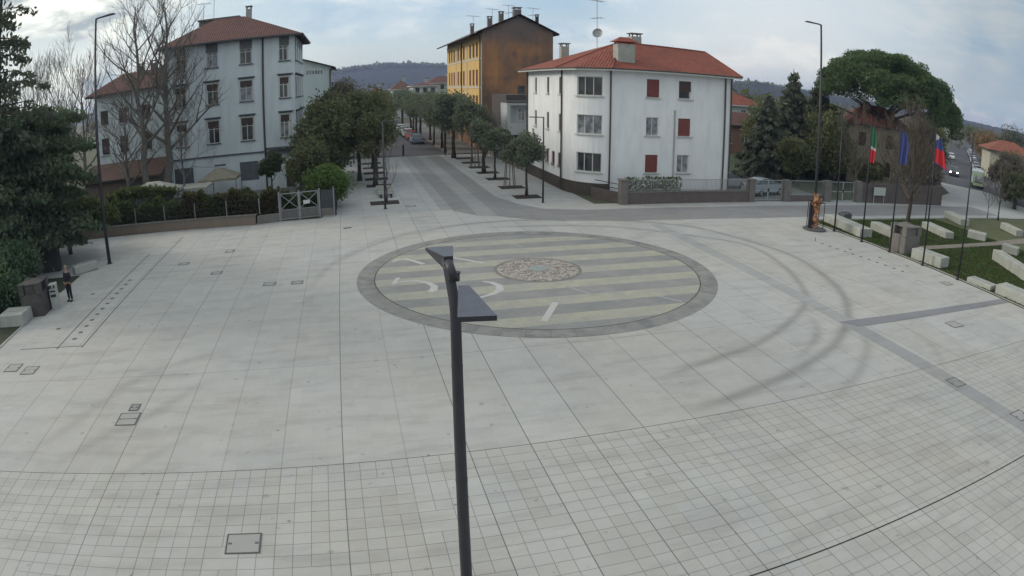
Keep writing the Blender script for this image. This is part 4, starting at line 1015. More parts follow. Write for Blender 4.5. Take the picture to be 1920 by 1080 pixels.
# gates
gt = thing('gate', 'double leaf grey metal gate with crossed diagonal braces beside the bright shrub', 'gate', (-3.4, 44.6, 0))
def gy_(x): return 44.4 + (x + 4.8) * .16
def leaf(x0, x1, nm):
    m = MB(); y0, y1 = gy_(x0), gy_(x1); r = .035
    for z_ in (.12, 1.85): m.tube([(x0, y0, z_), (x1, y1, z_)], r, 6)
    m.tube([(x0, y0, .75), (x1, y1, .75)], r * .8, 6)
    for x_, y_ in ((x0, y0), (x1, y1)): m.tube([(x_, y_, .05), (x_, y_, 1.88)], r, 6)
    m.tube([(x0, y0, .78), (x1, y1, 1.82)], r * .8, 6); m.tube([(x0, y0, 1.82), (x1, y1, .78)], r * .8, 6)
    for i in range(1, 10):
        s = i / 10; m.tube([(x0 + (x1 - x0) * s, y0 + (y1 - y0) * s, .12), (x0 + (x1 - x0) * s, y0 + (y1 - y0) * s, .75)], .012, 4)
    m.add([(x0, y0 + .03, .14), (x1, y1 + .03, .14), (x1, y1 + .03, .74), (x0, y0 + .03, .74)], [(0, 1, 2, 3)], 1)
    return m.build(nm, [grey_metal, stone_g], gt)
leaf(-4.75, -3.55, 'gate_leaf'); leaf(-3.42, -2.2, 'gate_leaf')
for x_ in (-4.85, -3.485, -2.1, -1.12):
    m = MB(); m.bbox((x_, gy_(x_), 0), .11, .11, 2.0, 0, .02); m.build('gate_post', grey_metal, gt)
m = MB(); m.add([(-3.2, gy_(-3.2) - .05, 1.05), (-2.75, gy_(-2.75) - .05, 1.05), (-2.75, gy_(-2.75) - .05, 1.3), (-3.2, gy_(-3.2) - .05, 1.3), (-3.2, gy_(-3.2) - .035, 1.05), (-2.75, gy_(-2.75) - .035, 1.05), (-2.75, gy_(-2.75) - .035, 1.3), (-3.2, gy_(-3.2) - .035, 1.3)], [(0, 1, 2, 3), (4, 5, 1, 0), (3, 2, 6, 7), (1, 5, 6, 2), (4, 0, 3, 7)]); m.build('notice', white, gt)
pg = MB(); pg.box(-2.0, -1.2, 44.86, 44.92, .1, .62, 0); pg.box(-2.0, -1.2, 44.87, 44.91, .66, 1.85, 1); pg.build('side_panel', [stone_g, simple('mesh_panel', (.06, .07, .075), .7)], gt)
sf = thing('fence', 'dark solid fence running back along the left pavement from the metal gate', 'fence', (-1.0, 50, 0))
m = MB(); m.box(-1.06, -1.0, 45.2, 57.5, .02, 1.6); m.build('panel', simple('dark_fence_panel', (.055, .052, .05), .85), sf)
for y_ in np.arange(45.2, 57.6, 2.05):
    m = MB(); m.box(-1.09, -.97, y_ - .05, y_ + .05, 0, 1.75); m.build('post', metal_dark, sf)

# right boundary wall with railing
wr = thing('boundary_wall', 'low grey brown garden wall with metal railing in front of the white corner house', 'wall', (25, 43.8, 0))
m = MB(); m.box(19.5, 30.35, 43.75, 44.0, 0, .85); m.build('base', wallst, wr)
m = MB(); m.box(19.45, 30.35, 43.70, 44.05, .852, .93); m.build('coping', stone_g, wr)
m = MB(); m.hexa([(18.05, 47.1, 0), (19.3, 44.1, 0), (19.5, 44.2, 0), (18.25, 47.2, 0), (18.05, 47.1, .8), (19.3, 44.1, .8), (19.5, 44.2, .8), (18.25, 47.2, .8)]); m.build('return_wall', wallst, wr)
for x_, y_ in ((19.35, 43.95), (30.65, 43.95)):
    m = MB(); m.box(x_ - .28, x_ + .28, y_ - .28, y_ + .28, 0, 1.75); m.obox((x_, y_, 1.75), .68, .68, .12); m.build('pillar', stone_g, wr)
m = MB(); m.tube([(19.6, 43.88, 1.78), (30.4, 43.88, 1.78)], .028, 6); m.tube([(19.6, 43.88, 1.02), (30.4, 43.88, 1.02)], .02, 5)
for i in range(90):
    x_ = 19.75 + i * .118; m.box(x_ - .012, x_ + .012, 43.868, 43.892, 1.0 if i % 8 else .93, 1.78)
m.build('railing', simple('railing_metal', (.30, .31, .32), .5), wr)
m = MB(); m.tube([(18.3, 46.9, 1.05), (19.3, 44.3, 1.05)], .03, 6); m.tube([(18.3, 46.9, 1.4), (19.3, 44.3, 1.4)], .03, 6); m.build('side_rail', metal_dark, wr)
hg = thing('hedge', 'rough low hedge in the strip between railing and white house', 'hedge', (22, 44.8, 0))
P_ = RNG.uniform((19.8, 44.3, .3), (24.5, 45.3, 1.85), (2200, 3)); leafmesh('foliage', P_, .16, fo_hed, hg)
def bargate(label, x0, x1, y, h=1.75):
    g = thing('gate', label, 'gate', ((x0 + x1) / 2, y, 0)); m = MB()
    for z_ in (.12, .9, h): m.tube([(x0, y, z_), (x1, y, z_)], .028, 6)
    xm = (x0 + x1) / 2
    for x_ in (x0, xm - .03, xm + .03, x1): m.tube([(x_, y, .06), (x_, y, h)], .028, 6)
    n = int((x1 - x0) / .14)
    for i in range(n): x_ = x0 + (x1 - x0) * (i + .5) / n; m.box(x_ - .007, x_ + .007, y - .007, y + .007, .12, h)
    m.build('gate_leaf', simple('pale_gate_metal', (.36, .39, .39), .5), g)
    m = MB(); m.box(xm - .07, xm + .07, y - .06, y - .03, .82, 1.1); m.build('lock', metal_dark, g); return g
bargate('pale metal driveway gate in front of the parked cars', 31.0, 33.9, 43.95)
w3 = thing('boundary_wall', 'grey wall pieces and pale railing between the two garden gates', 'wall', (36, 43.9, 0))
m = MB(); m.box(34.0, 34.75, 43.7, 44.2, 0, 1.8); m.box(38.6, 39.4, 43.6, 44.1, 0, 1.85); m.build('pillar', stone_g, w3)
m = MB(); m.box(34.76, 38.59, 43.8, 44.05, 0, .5); m.build('base', wallst, w3)
m = MB()
for z_ in (.6, 1.75): m.tube([(34.8, 43.92, z_), (38.55, 43.92, z_)], .025, 6)
for i in range(30): x_ = 34.9 + i * .123; m.box(x_ - .007, x_ + .007, 43.913, 43.927, .5, 1.75)
m.build('railing', MAT['pale_gate_metal'], w3)
bargate('pale metal garden gate behind the orange sculpture', 39.45, 42.3, 43.7)
w4 = thing('boundary_wall', 'tall brown grey wall with a white board right of the garden gates', 'wall', (45, 43.4, 0))
m = MB(); m.box(42.4, 43.1, 43.3, 43.9, 0, 1.9); m.build('pillar', stone_g, w4)
m = MB(); m.hexa([(43.1, 43.35, 0), (54.5, 42.3, 0), (54.6, 42.7, 0), (43.1, 43.75, 0), (43.1, 43.35, 1.7), (54.5, 42.3, 1.9), (54.6, 42.7, 1.9), (43.1, 43.75, 1.7)]); m.build('base', simple('brown_wall', (.12, .10, .095), .9, .2, 1.5, fine=.1), w4)
m = MB(); m.tube([(43.2, 43.5, 2.05), (54.5, 42.5, 2.15)], .03, 5)
for i in range(10): x_ = 43.3 + i * 1.23; m.tube([(x_, 43.5 - (x_ - 43.1) * .092, 1.65), (x_, 43.5 - (x_ - 43.1) * .092, 2.1)], .02, 4)
m.build('railing', metal_dark, w4)
sb = MB(); sb.hexa([(44.4, 43.0, .75), (45.9, 42.86, .75), (45.9, 42.9, .75), (44.4, 43.04, .75), (44.4, 43.0, 1.5), (45.9, 42.86, 1.5), (45.9, 42.9, 1.5), (44.4, 43.04, 1.5)])
for x_ in (44.5, 45.8): sb.tube([(x_, 43.06 - (x_ - 44.4) * .093, 0), (x_, 43.06 - (x_ - 44.4) * .093, 1.5)], .025, 6)
tag(sb.build('notice_board', simple('board_white', (.42, .44, .43), .6, .03)), 'blank white rectangular board standing before the brown wall', 'board')
# fence along the street pavement, right
fr_ = thing('fence', 'grey panel fence along the right pavement beyond the white house', 'fence', (17.05, 70, 0))
m = MB(); m.box(17.03, 17.09, 61.6, 80, .3, 2.0); m.box(17.0, 17.12, 61.6, 80, 0, .3, 1); m.build('panel', [simple('grey_panel', (.20, .205, .215), .8, .1), stone_g], fr_)
for y_ in np.arange(61.7, 80.1, 1.83):
    m = MB(); m.box(16.97, 17.13, y_ - .05, y_ + .05, 0, 2.06); m.build('post', gutter, fr_)

# ------------------------------------------------------------------ lamps
def tri_head(m, base, d, L=1.35, w0=.16, w1=.62, th=.09, tilt=0, mi=0, skew=0.0):
    """wedge lamp head: narrow at the pole, wide at the far end"""
    d = Vector(d).normalized(); n = Vector((-d.y, d.x, 0)).normalized(); b = Vector(base); up = Vector((0, 0, 1))
    e = b + d * L
    P = [b - n * w0 / 2, e - n * (w1 / 2 - skew), e + n * (w1 / 2 + skew), b + n * w0 / 2]
    return m.hexa([tuple(p) for p in P] + [tuple(p + up * th) for p in P], mi)
def tall_lamp(label, x, y, h, az, L=1.3):
    t = thing('street_lamp', label, 'street lamp', (x, y, 0), group='tall masts at the edges of the plaza')
    m = MB(); m.tube([(x, y, 0), (x, y, h * .5), (x, y, h)], [.115, .09, .065], 12); m.lathe((x, y, .01), [(.2, 0), (.2, .02), (.13, .04)], 14); m.build('pole', lampm, t, True)
    d = Vector((math.cos(az), math.sin(az), .05)); m = MB()
    m.tube([(x, y, h - .02), (x + d.x * .3, y + d.y * .3, h + .04)], [.06, .045], 8); tri_head(m, (x + d.x * .15, y + d.y * .15, h - .02), d, L, .10, .38, .07); m.build('lamp_head', lampm, t)
    return t
tall_lamp('very tall slim dark mast lamp beside the left hedge', -14.83, 36.45, 14.3, -.15, 1.15)
tall_lamp('very tall slim dark mast lamp behind the orange sculpture', 30.3, 35.3, 14.0, PI - .2, 1.05)
def mid_lamp(label, x, y, h, az):
    t = thing('street_lamp', label, 'street lamp', (x, y, 0), group='smaller lamps along the street')
    m = MB(); m.tube([(x, y, 0), (x, y, h)], [.075, .05], 10); m.lathe((x, y, .01), [(.14, 0), (.14, .02), (.08, .03)], 12); m.build('pole', lampm, t, True)
    m = MB(); d = Vector((math.cos(az), math.sin(az), .03)); tri_head(m, (x, y, h - .06), d, 1.05, .1, .34, .06); m.build('lamp_head', lampm, t); return t
mid_lamp('slim dark street lamp in front of the white corner house', 13.8, 45.67, 6.25, PI)
mid_lamp('slim dark street lamp at the front left tree pit', 2.48, 46.3, 6.2, 0.1)
# the double headed lamp in the foreground
lx, ly, lz = LAMP
cl = thing('street_lamp', 'dark foreground lamp with two wedge shaped heads on one pole', 'street lamp', (lx, ly, 0))
m = MB(); m.tube([(lx, ly, 0), (lx, ly, lz * .5), (lx, ly, lz - .55), (lx - .01, ly + .03, lz - .35), (lx - .05, ly + .18, lz), (lx - .07, ly + .26, lz + .14)], [.10, .088, .073, .072, .066, .062], 14)
m.lathe((lx, ly, .01), [(.2, 0), (.2, .02), (.12, .04)], 16); m.build('pole', lampm, cl, True)
m = MB(); m.lathe((lx + .035, ly + .10, lz - .12), [(.05, 0), (.05, .10), (.062, .10), (.062, .115)], 14); m.build('bracket_cap', lampm, cl)
LH = LAMP_HEADS
for nm_, top, bot in LH:
    m = MB(); n_ = len(top)
    m.add([tuple(p) for p in top] + [tuple(p) for p in bot], [tuple(range(n_)), tuple(range(2 * n_ - 1, n_ - 1, -1))] , 0)
    for i in range(n_): j = (i + 1) % n_; m.add([top[i], top[j], bot[j], bot[i]], [(3, 2, 1, 0)], 1)
    m.build('lamp_head', [lamptop, lampm], cl)
# ------------------------------------------------------------------ street furniture and small things
lx_, ly_, lz_ = LAMP
m = MB(); m.tube([(1.27, 8.105, 6.12), (1.235, 8.12, 6.26), (1.225, 8.22, 6.33)], [.068, .06, .06], 12); m.build('neck', lampm, cl, True)
m = MB(); m.box(1.20, 1.265, 8.195, 8.21, 6.30, 6.335); m.build('nameplate', simple('small_white_plate', (.45, .47, .47), .5, .02), cl)

m = MB(); m.bbox((1.275, 8.0, 0.55), .09, .02, .34, 0, .008); m.build('access_door', lamptop, cl)
for z_ in (3.05, 4.9): m = MB(); m.tube([(1.28, 8.1, z_), (1.28, 8.1, z_ + .03)], .092 - (z_ - 3) * .006, 14); m.build('seam_ring', lampm, cl)
# stone pillars (old border pillars)
def stone_pillar(label, x, y, rz, h=1.75, s=1.35):
    t = thing('stone_pillar', label, 'stone pillar', (x, y, 0), group='square stone pillars at the plaza corners')
    m = MB(); m.bbox((x, y, 0), s, s * .95, h * .66, rz, .05); m.build('base', stone_g if x > 0 else stone_d, t)
    m = MB(); ca, sa = math.cos(rz), math.sin(rz)
    for u in (-1, 1):
        for v in (-1, 1):
            X, Y = u * s * .39, v * s * .36; m.obox((x + X * ca - Y * sa, y + X * sa + Y * ca, h * .66), s * .24, s * .24, h * .34, rz)
    m.obox((x, y, h * .66), s * .45, s * .8, h * .3, rz); m.obox((x, y, h * .955), s * .99, s * .94, .05, rz); m.build('top', stone_g if x > 0 else stone_d, t)
stone_pillar('grey stone pillar with notched top between the benches on the right', 32.1, 27.7, .0, 1.75, 1.55)
stone_pillar('dark stone pillar beside the white litter bin on the left', -15.95, 27.9, .05, 1.6, 1.3)
t = thing('information_pillar', 'tall dark box shaped pillar under the left conifer', 'pillar', (-18.85, 36.0, 0))
m = MB(); m.bbox((-18.85, 36.0, 0), 1.25, .55, 1.95, .1, .03); m.build('body', simple('dark_panel', (.05, .047, .046), .7, .1, 3), t)
m = MB(); m.obox((-18.85, 36.0, 1.951), 1.35, .65, .06, .1); m.build('cap', stone_g, t)
# litter bin
t = thing('litter_bin', 'white box shaped litter bin with dark slots beside the standing person', 'litter bin', (-14.95, 28.6, 0), group=None)
m = MB(); m.bbox((-15.05, 28.45, 0), .42, .42, 1.0, .25, .02); m.build('body', simple('bin_white', (.42, .43, .40), .6, .12, 5), t)
m = MB(); m.obox((-15.05, 28.45, 1.0), .06, .42, .18, .25); m.bbox((-15.05, 28.45, 1.18), .44, .44, .05, .25, .015)
m.obox((-14.88, 28.5, 1.0), .06, .4, .18, .25); m.build('hood', MAT['bin_white'], t)
m = MB(); m.obox((-15.0, 28.235, .62), .3, .02, .12, .25); m.obox((-15.0, 28.235, .86), .3, .02, .07, .25); m.build('slot', metal_dark, t)
# stone benches
def bench(label, a, b, w=.62, h=.55, legs=False, slab=False, group='pale stone block benches', dark_end=False):
    A, B = Vector(a), Vector(b); d = B - A; c = (A + B) / 2; rz = math.atan2(d.y, d.x)
    t = thing('stone_bench', label, 'bench', (c.x, c.y, 0), group=group); L = d.length
    m = MB(); m.bbox((c.x, c.y, .05), L, w, h - .05, rz, .03); m.build('block', stone_w, t)
    m = MB(); m.obox((c.x, c.y, 0), L - .1, w - .12, .05, rz); m.build('plinth', stone_d, t)
    n = Vector((-math.sin(rz), math.cos(rz))); q = c - n * (w * .05)
    m = MB(); m.obox((q.x, q.y, h + .002), L * .8, .02, .004, rz); m.build('groove', stone_d, t)
    return t
bench('white stone block at the far left edge beneath the dark conifer', (-17.4, 26.6), (-15.9, 26.6), 1.25, .6)
bench('grey stone block just behind the person on the left', (-16.6, 34.6), (-15.4, 35.6), .7, .5)
bench('long white stone bench beside the orange sculpture', (32.6, 36.0), (31.95, 31.3), 1.1, .62)
bench('white stone bench behind the grey stone pillar, nearest to it', (34.9, 33.4), (34.4, 29.9), .8, .62)
bench('white stone bench with a grooved top at the plaza edge between the last two flagpoles', (31.75, 26.3), (32.0, 23.9), 1.05, .66)
bench('white stone bench in the lawn right behind the bare tree trunk', (41.2, 33.4), (40.3, 30.0), .9, .55)
bench('white stone bench at the back of the lawn by the pale road', (49.0, 37.0), (47.6, 33.8), 1.0, .6)
bench('white stone bench at the back right beside the thin bare trees', (52.9, 32.6), (51.6, 29.8), .9, .6)
bench('short white stone block in the middle of the lawn', (43.5, 30.4), (44.3, 29.0), .95, .6)
bench('short white stone block just in front of the garden path', (43.0, 26.3), (43.5, 25.0), 1.0, .6)
bench('long white stone bench with overhanging seat at the right frame edge', (39.3, 24.5), (36.4, 19.0), .8, .75)
bench('low pale stone step at the plaza edge right of the last flagpole', (31.6, 21.4), (31.75, 19.6), .9, .3)
bench('white stone bench in the bottom right corner of the lawn', (31.9, 19.2), (32.1, 15.4), 1.3, .55)
pb = thing('planter', 'small dark grey planter box at the lawn corner behind the sculpture', 'planter', (35.0, 36.9, 0))
m = MB(); m.bbox((35.0, 36.9, 0), .95, .7, .5, .1, .03); m.build('box', simple('planter_grey', (.11, .12, .13), .8), pb)
m = MB(); m.obox((34.75, 36.9, .5), .2, .3, .08, .1); m.obox((35.25, 36.9, .5), .2, .3, .08, .1); m.build('lug', MAT['planter_grey'], pb)

# flagpoles
FP = [(30.72, 33.35), (30.66, 30.4), (30.78, 27.8), (30.8, 24.8), (30.84, 21.85)]
fl_lab = ['first dark flagpole from the sculpture, without a visible flag', 'second dark flagpole from the sculpture, flying the green white and red flag', 'third dark flagpole from the sculpture, flying the plain blue flag', 'fourth dark flagpole from the sculpture, flying the white blue and red flag', 'fifth and nearest dark flagpole at the corner of the lawn']
for (x_, y_), lb in zip(FP, fl_lab):
    t = thing('flagpole', lb, 'flagpole', (x_, y_, 0), group='row of flagpoles at the right plaza edge')
    m = MB(); m.tube([(x_, y_, 0), (x_, y_, 8.1)], [.06, .035], 10); m.build('pole', metal_dark, t, True)
    m = MB(); m.lathe((x_, y_, .01), [(.13, 0), (.13, .03), (.075, .05), (.07, .25)], 12); m.build('base_collar', metal_dark, t); m = MB(); m.lathe((x_, y_, 8.1), [(.05, 0), (.06, .03), (.03, .09)], 8); m.build('finial', metal_dark, t)
t = thing('flagpole', 'thin pole standing alone behind the lawn near the pale road', 'flagpole', (44.5, 36.2, 0))
m = MB(); m.tube([(44.5, 36.2, 0), (44.5, 36.2, 4.6)], [.06, .045], 8); m.build('pole', metal_dark, t)
def flag(label, x, y, ztop, h, wtop, wbot, stripes, dirx=(1, 0), dropx=0.0, fold=.10):
    """limp flag hanging from its hoist: stripes run across the short side, so they hang as long folds"""
    nu, nv = 16, 26; V = []; F = []; mi = []
    d = Vector((dirx[0], dirx[1])).normalized(); n = Vector((-d.y, d.x))
    for j in range(nv + 1):
        v = j / nv
        for i in range(nu + 1):
            u = i / nu; wd = wtop * (1 - v) + wbot * v + .04 * math.sin(v * 5)
            X = .05 + u * wd + dropx * v * v * u; Y = fold * (.3 + v) * math.sin(u * 10 + v * 3) * (.3 + u); Z = ztop - v * h - u * h * .16 * (1 - v) - (.25 * u * h * v if dropx else 0)
            V.append((x + d.x * X + n.x * Y, y + d.y * X + n.y * Y, Z))
    for j in range(nv):
        for i in range(nu):
            F.append((j * (nu + 1) + i, j * (nu + 1) + i + 1, (j + 1) * (nu + 1) + i + 1, (j + 1) * (nu + 1) + i)); mi.append(stripes(( i + .5) / nu, (j + .5) / nv))
    o = np_mesh('flag', V, F, FM, None, mi, True); return tag(o, label, 'flag', 'flags on the flagpoles')
def cloth(n, c):
    t = NT(n); t.base(c); t.rough(.85); t.b.inputs['Specular IOR Level'].default_value = .1; return t.mat
FM = [cloth('flag_green', (.04, .16, .09)), cloth('flag_white', (.50, .51, .50)), cloth('flag_red', (.50, .04, .05)), cloth('flag_blue', (.06, .075, .21))]
flag('limp green white and red striped flag on the second pole', 30.66, 30.4, 7.5, 2.35, .30, .36, lambda u, v: 0 if v < .52 else (1 if v < .62 else 2), (.8, -.6))
flag('limp plain dark blue flag on the third pole', 30.78, 27.8, 7.6, 2.1, .45, .62, lambda u, v: 3, (.8, -.6))
flag('white blue and red striped flag drooping to the right on the fourth pole', 30.8, 24.8, 7.75, 1.7, .35, .62, lambda u, v: 1 if v + u * .35 < .24 else (3 if v + u * .1 < .48 else (2 if v < .96 else 3)), (.8, -.6), .35)

# sculpture in a round frame
t = thing('sculpture', 'orange carved flame like sculpture in a dark open frame on a round base', 'sculpture', (29.4, 34.0, 0))
m = MB(); m.lathe((29.4, 34.0, .01), [(.85, 0), (.85, .07), (.8, .10), (.1, .11)], 28); m.build('base', simple('disc_base', (.10, .10, .105), .6), t)
m = MB()
for a in (.5, 2.07, 3.64, 5.21): m.tube([(29.4 + .62 * math.cos(a), 34 + .62 * math.sin(a), .1), (29.4 + .62 * math.cos(a), 34 + .62 * math.sin(a), 1.95)], .028, 6)
for z_ in (1.9,):
    pts = [(29.4 + .62 * math.cos(a), 34 + .62 * math.sin(a), z_) for a in (.5, 2.07, 3.64, 5.21, .5)]
    for a, b in zip(pts, pts[1:]): m.tube([a, b], .024, 5)
m.box(28.95, 29.15, 34.1, 34.25, .1, 2.0); m.build('frame', metal_dark, t)
m = MB(); rr = random.Random(4)
zs_ = np.linspace(.1, 1.9, 14); m.tube([(29.4 + .06 * math.sin(z_ * 5), 34 + .05 * math.cos(z_ * 4), z_) for z_ in zs_], [.14 + .06 * math.sin(z_ * 9 + 1) for z_ in zs_], 10)
for i in range(13):
    a = i * 2.4; z_ = 1.55 + (i % 4) * .12; L_ = rr.uniform(.32, .6)
    m.tube([(29.4, 34, z_), (29.4 + math.cos(a) * L_ * .6, 34 + math.sin(a) * L_ * .6, z_ + .16), (29.4 + math.cos(a) * L_, 34 + math.sin(a) * L_, z_ + rr.uniform(.1, .6))], [.12, .09, .02], 6)
for i in range(5):
    a = i * 1.9; z_ = .35 + i * .27; m.tube([(29.4, 34, z_), (29.4 + math.cos(a) * .2, 34 + math.sin(a) * .2, z_ + .06), (29.4 + math.cos(a) * .3, 34 + math.sin(a) * .3, z_ + .2)], [.13, .11, .05], 7)
t_ = NT('carved_orange'); p = t_.pos(); c = t_.mix(t_.ramp(t_.noise(p, 6, 3), .4, .6), (.46, .22, .11), (.22, .10, .05)); t_.base(c); t_.rough(.6)
m.build('figure', t_.mat, t, True)

# covers and ground lights
cov = simple('cover_stone', (.345, .34, .33), .8, .1, 3, fine=.1); covd = simple('cover_gap', (.11, .11, .105), .8, .1, 3)
def cover(label, x0, x1, y0, y1, rz=0, bars=0, dark=False):
    t = thing('manhole_cover', label, 'manhole cover', ((x0 + x1) / 2, (y0 + y1) / 2, .02), group='rectangular covers in the paving'); w_ = .026
    m = MB(); z0, z1 = .012, .026
    for a in ((x0, x1, y0, y0 + w_), (x0, x1, y1 - w_, y1), (x0, x0 + w_, y0 + w_, y1 - w_), (x1 - w_, x1, y0 + w_, y1 - w_)): m.box(*a, z0, z1)
    for i in range(bars): yy = y0 + (y1 - y0) * (i + 1) / (bars + 1); m.box(x0 + w_, x1 - w_, yy - .018, yy + .018, z0, z1)
    m.build('frame', covd, t)
    m = MB(); m.box(x0 + w_ + .01, x1 - w_ - .01, y0 + w_ + .01, y1 - w_ - .01, z0, .0235); m.build('plate', simple('cover_dark', (.26, .26, .255), .7, .1) if dark else cov, t)
    m = MB()
    for x_ in (x0 + .09, x1 - .09): m.box(x_ - .04, x_ + .04, (y0 + y1) / 2 - .03, (y0 + y1) / 2 + .03, .0235, .027)
    m.build('lifting_slot', covd, t)
CV = [('large rectangular cover at the bottom left of the plaza', -3.31, -2.54, 10.50, 11.18, 0, False), ('double rectangular cover left of centre with a bar across it', -7.6, -6.9, 16.38, 17.15, 1, False),
      ('small square cover directly above the double cover', -7.4, -7.06, 17.3, 17.74, 0, True), ('left one of the pair of covers near the left lawn corner', -14.33, -13.63, 20.8, 21.52, 0, False),
      ('right one of the pair of covers near the left lawn corner', -13.3, -12.62, 20.48, 21.2, 0, False), ('dark cover in the right grey diagonal band', 18.4, 19.0, 12.0, 12.66, 0, True),
      ('cover with a bent outline right of the grey band corner', 23.5, 24.3, 16.3, 16.95, 0, False), ('cover in the band at the right frame edge', 18.75, 19.45, 9.0, 9.6, 0, False),
      ('cover left of the round inlay, close to its rim', -2.95, -2.4, 29.2, 29.7, 0, False), ('cover left of the round inlay, farther from its rim', -4.3, -3.7, 29.3, 29.8, 0, False),
      ('cover in the left middle of the plaza, nearer one', -7.4, -6.8, 32.0, 32.5, 0, False), ('cover in the left middle of the plaza, farther one', -7.4, -6.9, 36.5, 37.1, 0, False), ('cover near the two rows of round lights on the left', -9.8, -9.2, 34.5, 35.0, 0, False),
      ('thin outlined cover in the street lane near the first left tree pit', 4.0, 4.7, 46.5, 47.2, 0, False), ('faint cover near the fifth flagpole', 28.95, 29.6, 21.2, 21.8, 0, False)]
for lb, a, b, c_, d_, n_, dk_ in CV: cover(lb, a, b, c_, d_, 0, n_, dk_)
gl = thing('ground_light', 'x', 'ground light', (0, 0, .012), group='left row of round ground lights')
m = MB(); m.lathe((0, 0, .012), [(.12, 0), (.12, .010), (.09, .012), (.02, .012)], 16); m.build('lens', covd, gl)
def nth(i): return ['first', 'second', 'third', 'fourth', 'fifth', 'sixth', 'seventh', 'eighth', 'ninth', 'tenth', 'eleventh', 'twelfth', 'thirteenth'][i]
for i in range(12):
    pos_ = (-12.07, 23.96 + .76 * i, .0); lb = '%s round dark light of the left row, counting from the nearest' % nth(i)
    if i == 0: gl.location = pos_; gl['label'] = lb
    else: copy_tree(gl, pos_, label=lb)
copy_tree(gl, (-13.55, 25.37, 0), label='single round dark light left of the near end of the left row')
copy_tree(gl, (-13.6, 30.3, 0), label='single round dark light left of the middle of the left row')
for i in range(11):
    o = copy_tree(gl, (27.1 + .1 * i, 30.4 - .63 * i, 0), label='%s round dark light of the right row, counting from the sculpture' % nth(i)); o['group'] = 'right row of round ground lights'
for (x_, y_), lb in zip(((28.2, 28.9), (28.95, 26.9), (29.4, 24.9)), ('beside the start', 'beside the middle', 'beside the end')):
    o = copy_tree(gl, (x_, y_, 0), label='single round dark light %s of the right row, towards the flagpoles' % lb); o['group'] = 'right row of round ground lights'

# tree pits
pits = [(12.3, 14.35, y_) for y_ in (48.3, 53.1, 58.2, 62.6, 66.9, 71.2, 75.6)]; pl_ = [(1.5, 3.65, y_) for y_ in (48.75, 57.5, 61.8, 66.2, 70.5, 74.8)]
nm_ = ('nearest', 'second', 'third', 'fourth', 'fifth', 'sixth', 'seventh')
for side, lst in (('right', pits), ('left', pl_)):
    for i, (a, b, yy) in enumerate(lst):
        m = MB(); m.box(a, b, yy - .8, yy + .8, .0, .03); o = m.build('tree_pit', soil)
        tag(o, '%s rectangular earth bed along the %s side of the street, counting from the plaza' % (nm_[i], side), 'tree pit', 'earth beds along the street')
def slat_bench():
    t = thing('slatted_bench', 'row of short pale bars on the ground beside the left tree beds', 'bench', (2.9, 53, 0)); m = MB()
    for i in range(6): m.box(2.2, 3.5, 50.9 + i * .8, 51.2 + i * .8, .3, .38)
    m.build('slats', stone_w, t); m = MB(); m.box(2.4, 2.5, 50.9, 55.2, 0, .3); m.box(3.2, 3.3, 50.9, 55.2, 0, .3); m.build('frame', metal_dark, t)
slat_bench()
# bollard / post at the road edge
t = thing('bollard', 'dark post at the near end of the asphalt street', 'bollard', (6.77, 81.2, 0)); m = MB(); m.lathe((6.77, 81.2, 0), [(.14, 0), (.12, .1), (.11, 1.25), (.13, 1.3), (.10, 1.42)], 10); m.build('post', metal_dark, t)
t = thing('bollard', 'slim dark post left of the canopies, under the street trees', 'bollard', (11.8, 79.6, 0)); m = MB(); m.lathe((11.8, 79.6, 0), [(.09, 0), (.07, .1), (.07, 2.6), (.09, 2.7)], 8); m.build('post', metal_dark, t)
lt = MB(); lt.obox((-.25, 40.6, .012), .5, .14, .03, .1); tag(lt.build('floor_plate', covd), 'small dark plate lying on the paving in front of the metal gate', 'plate')

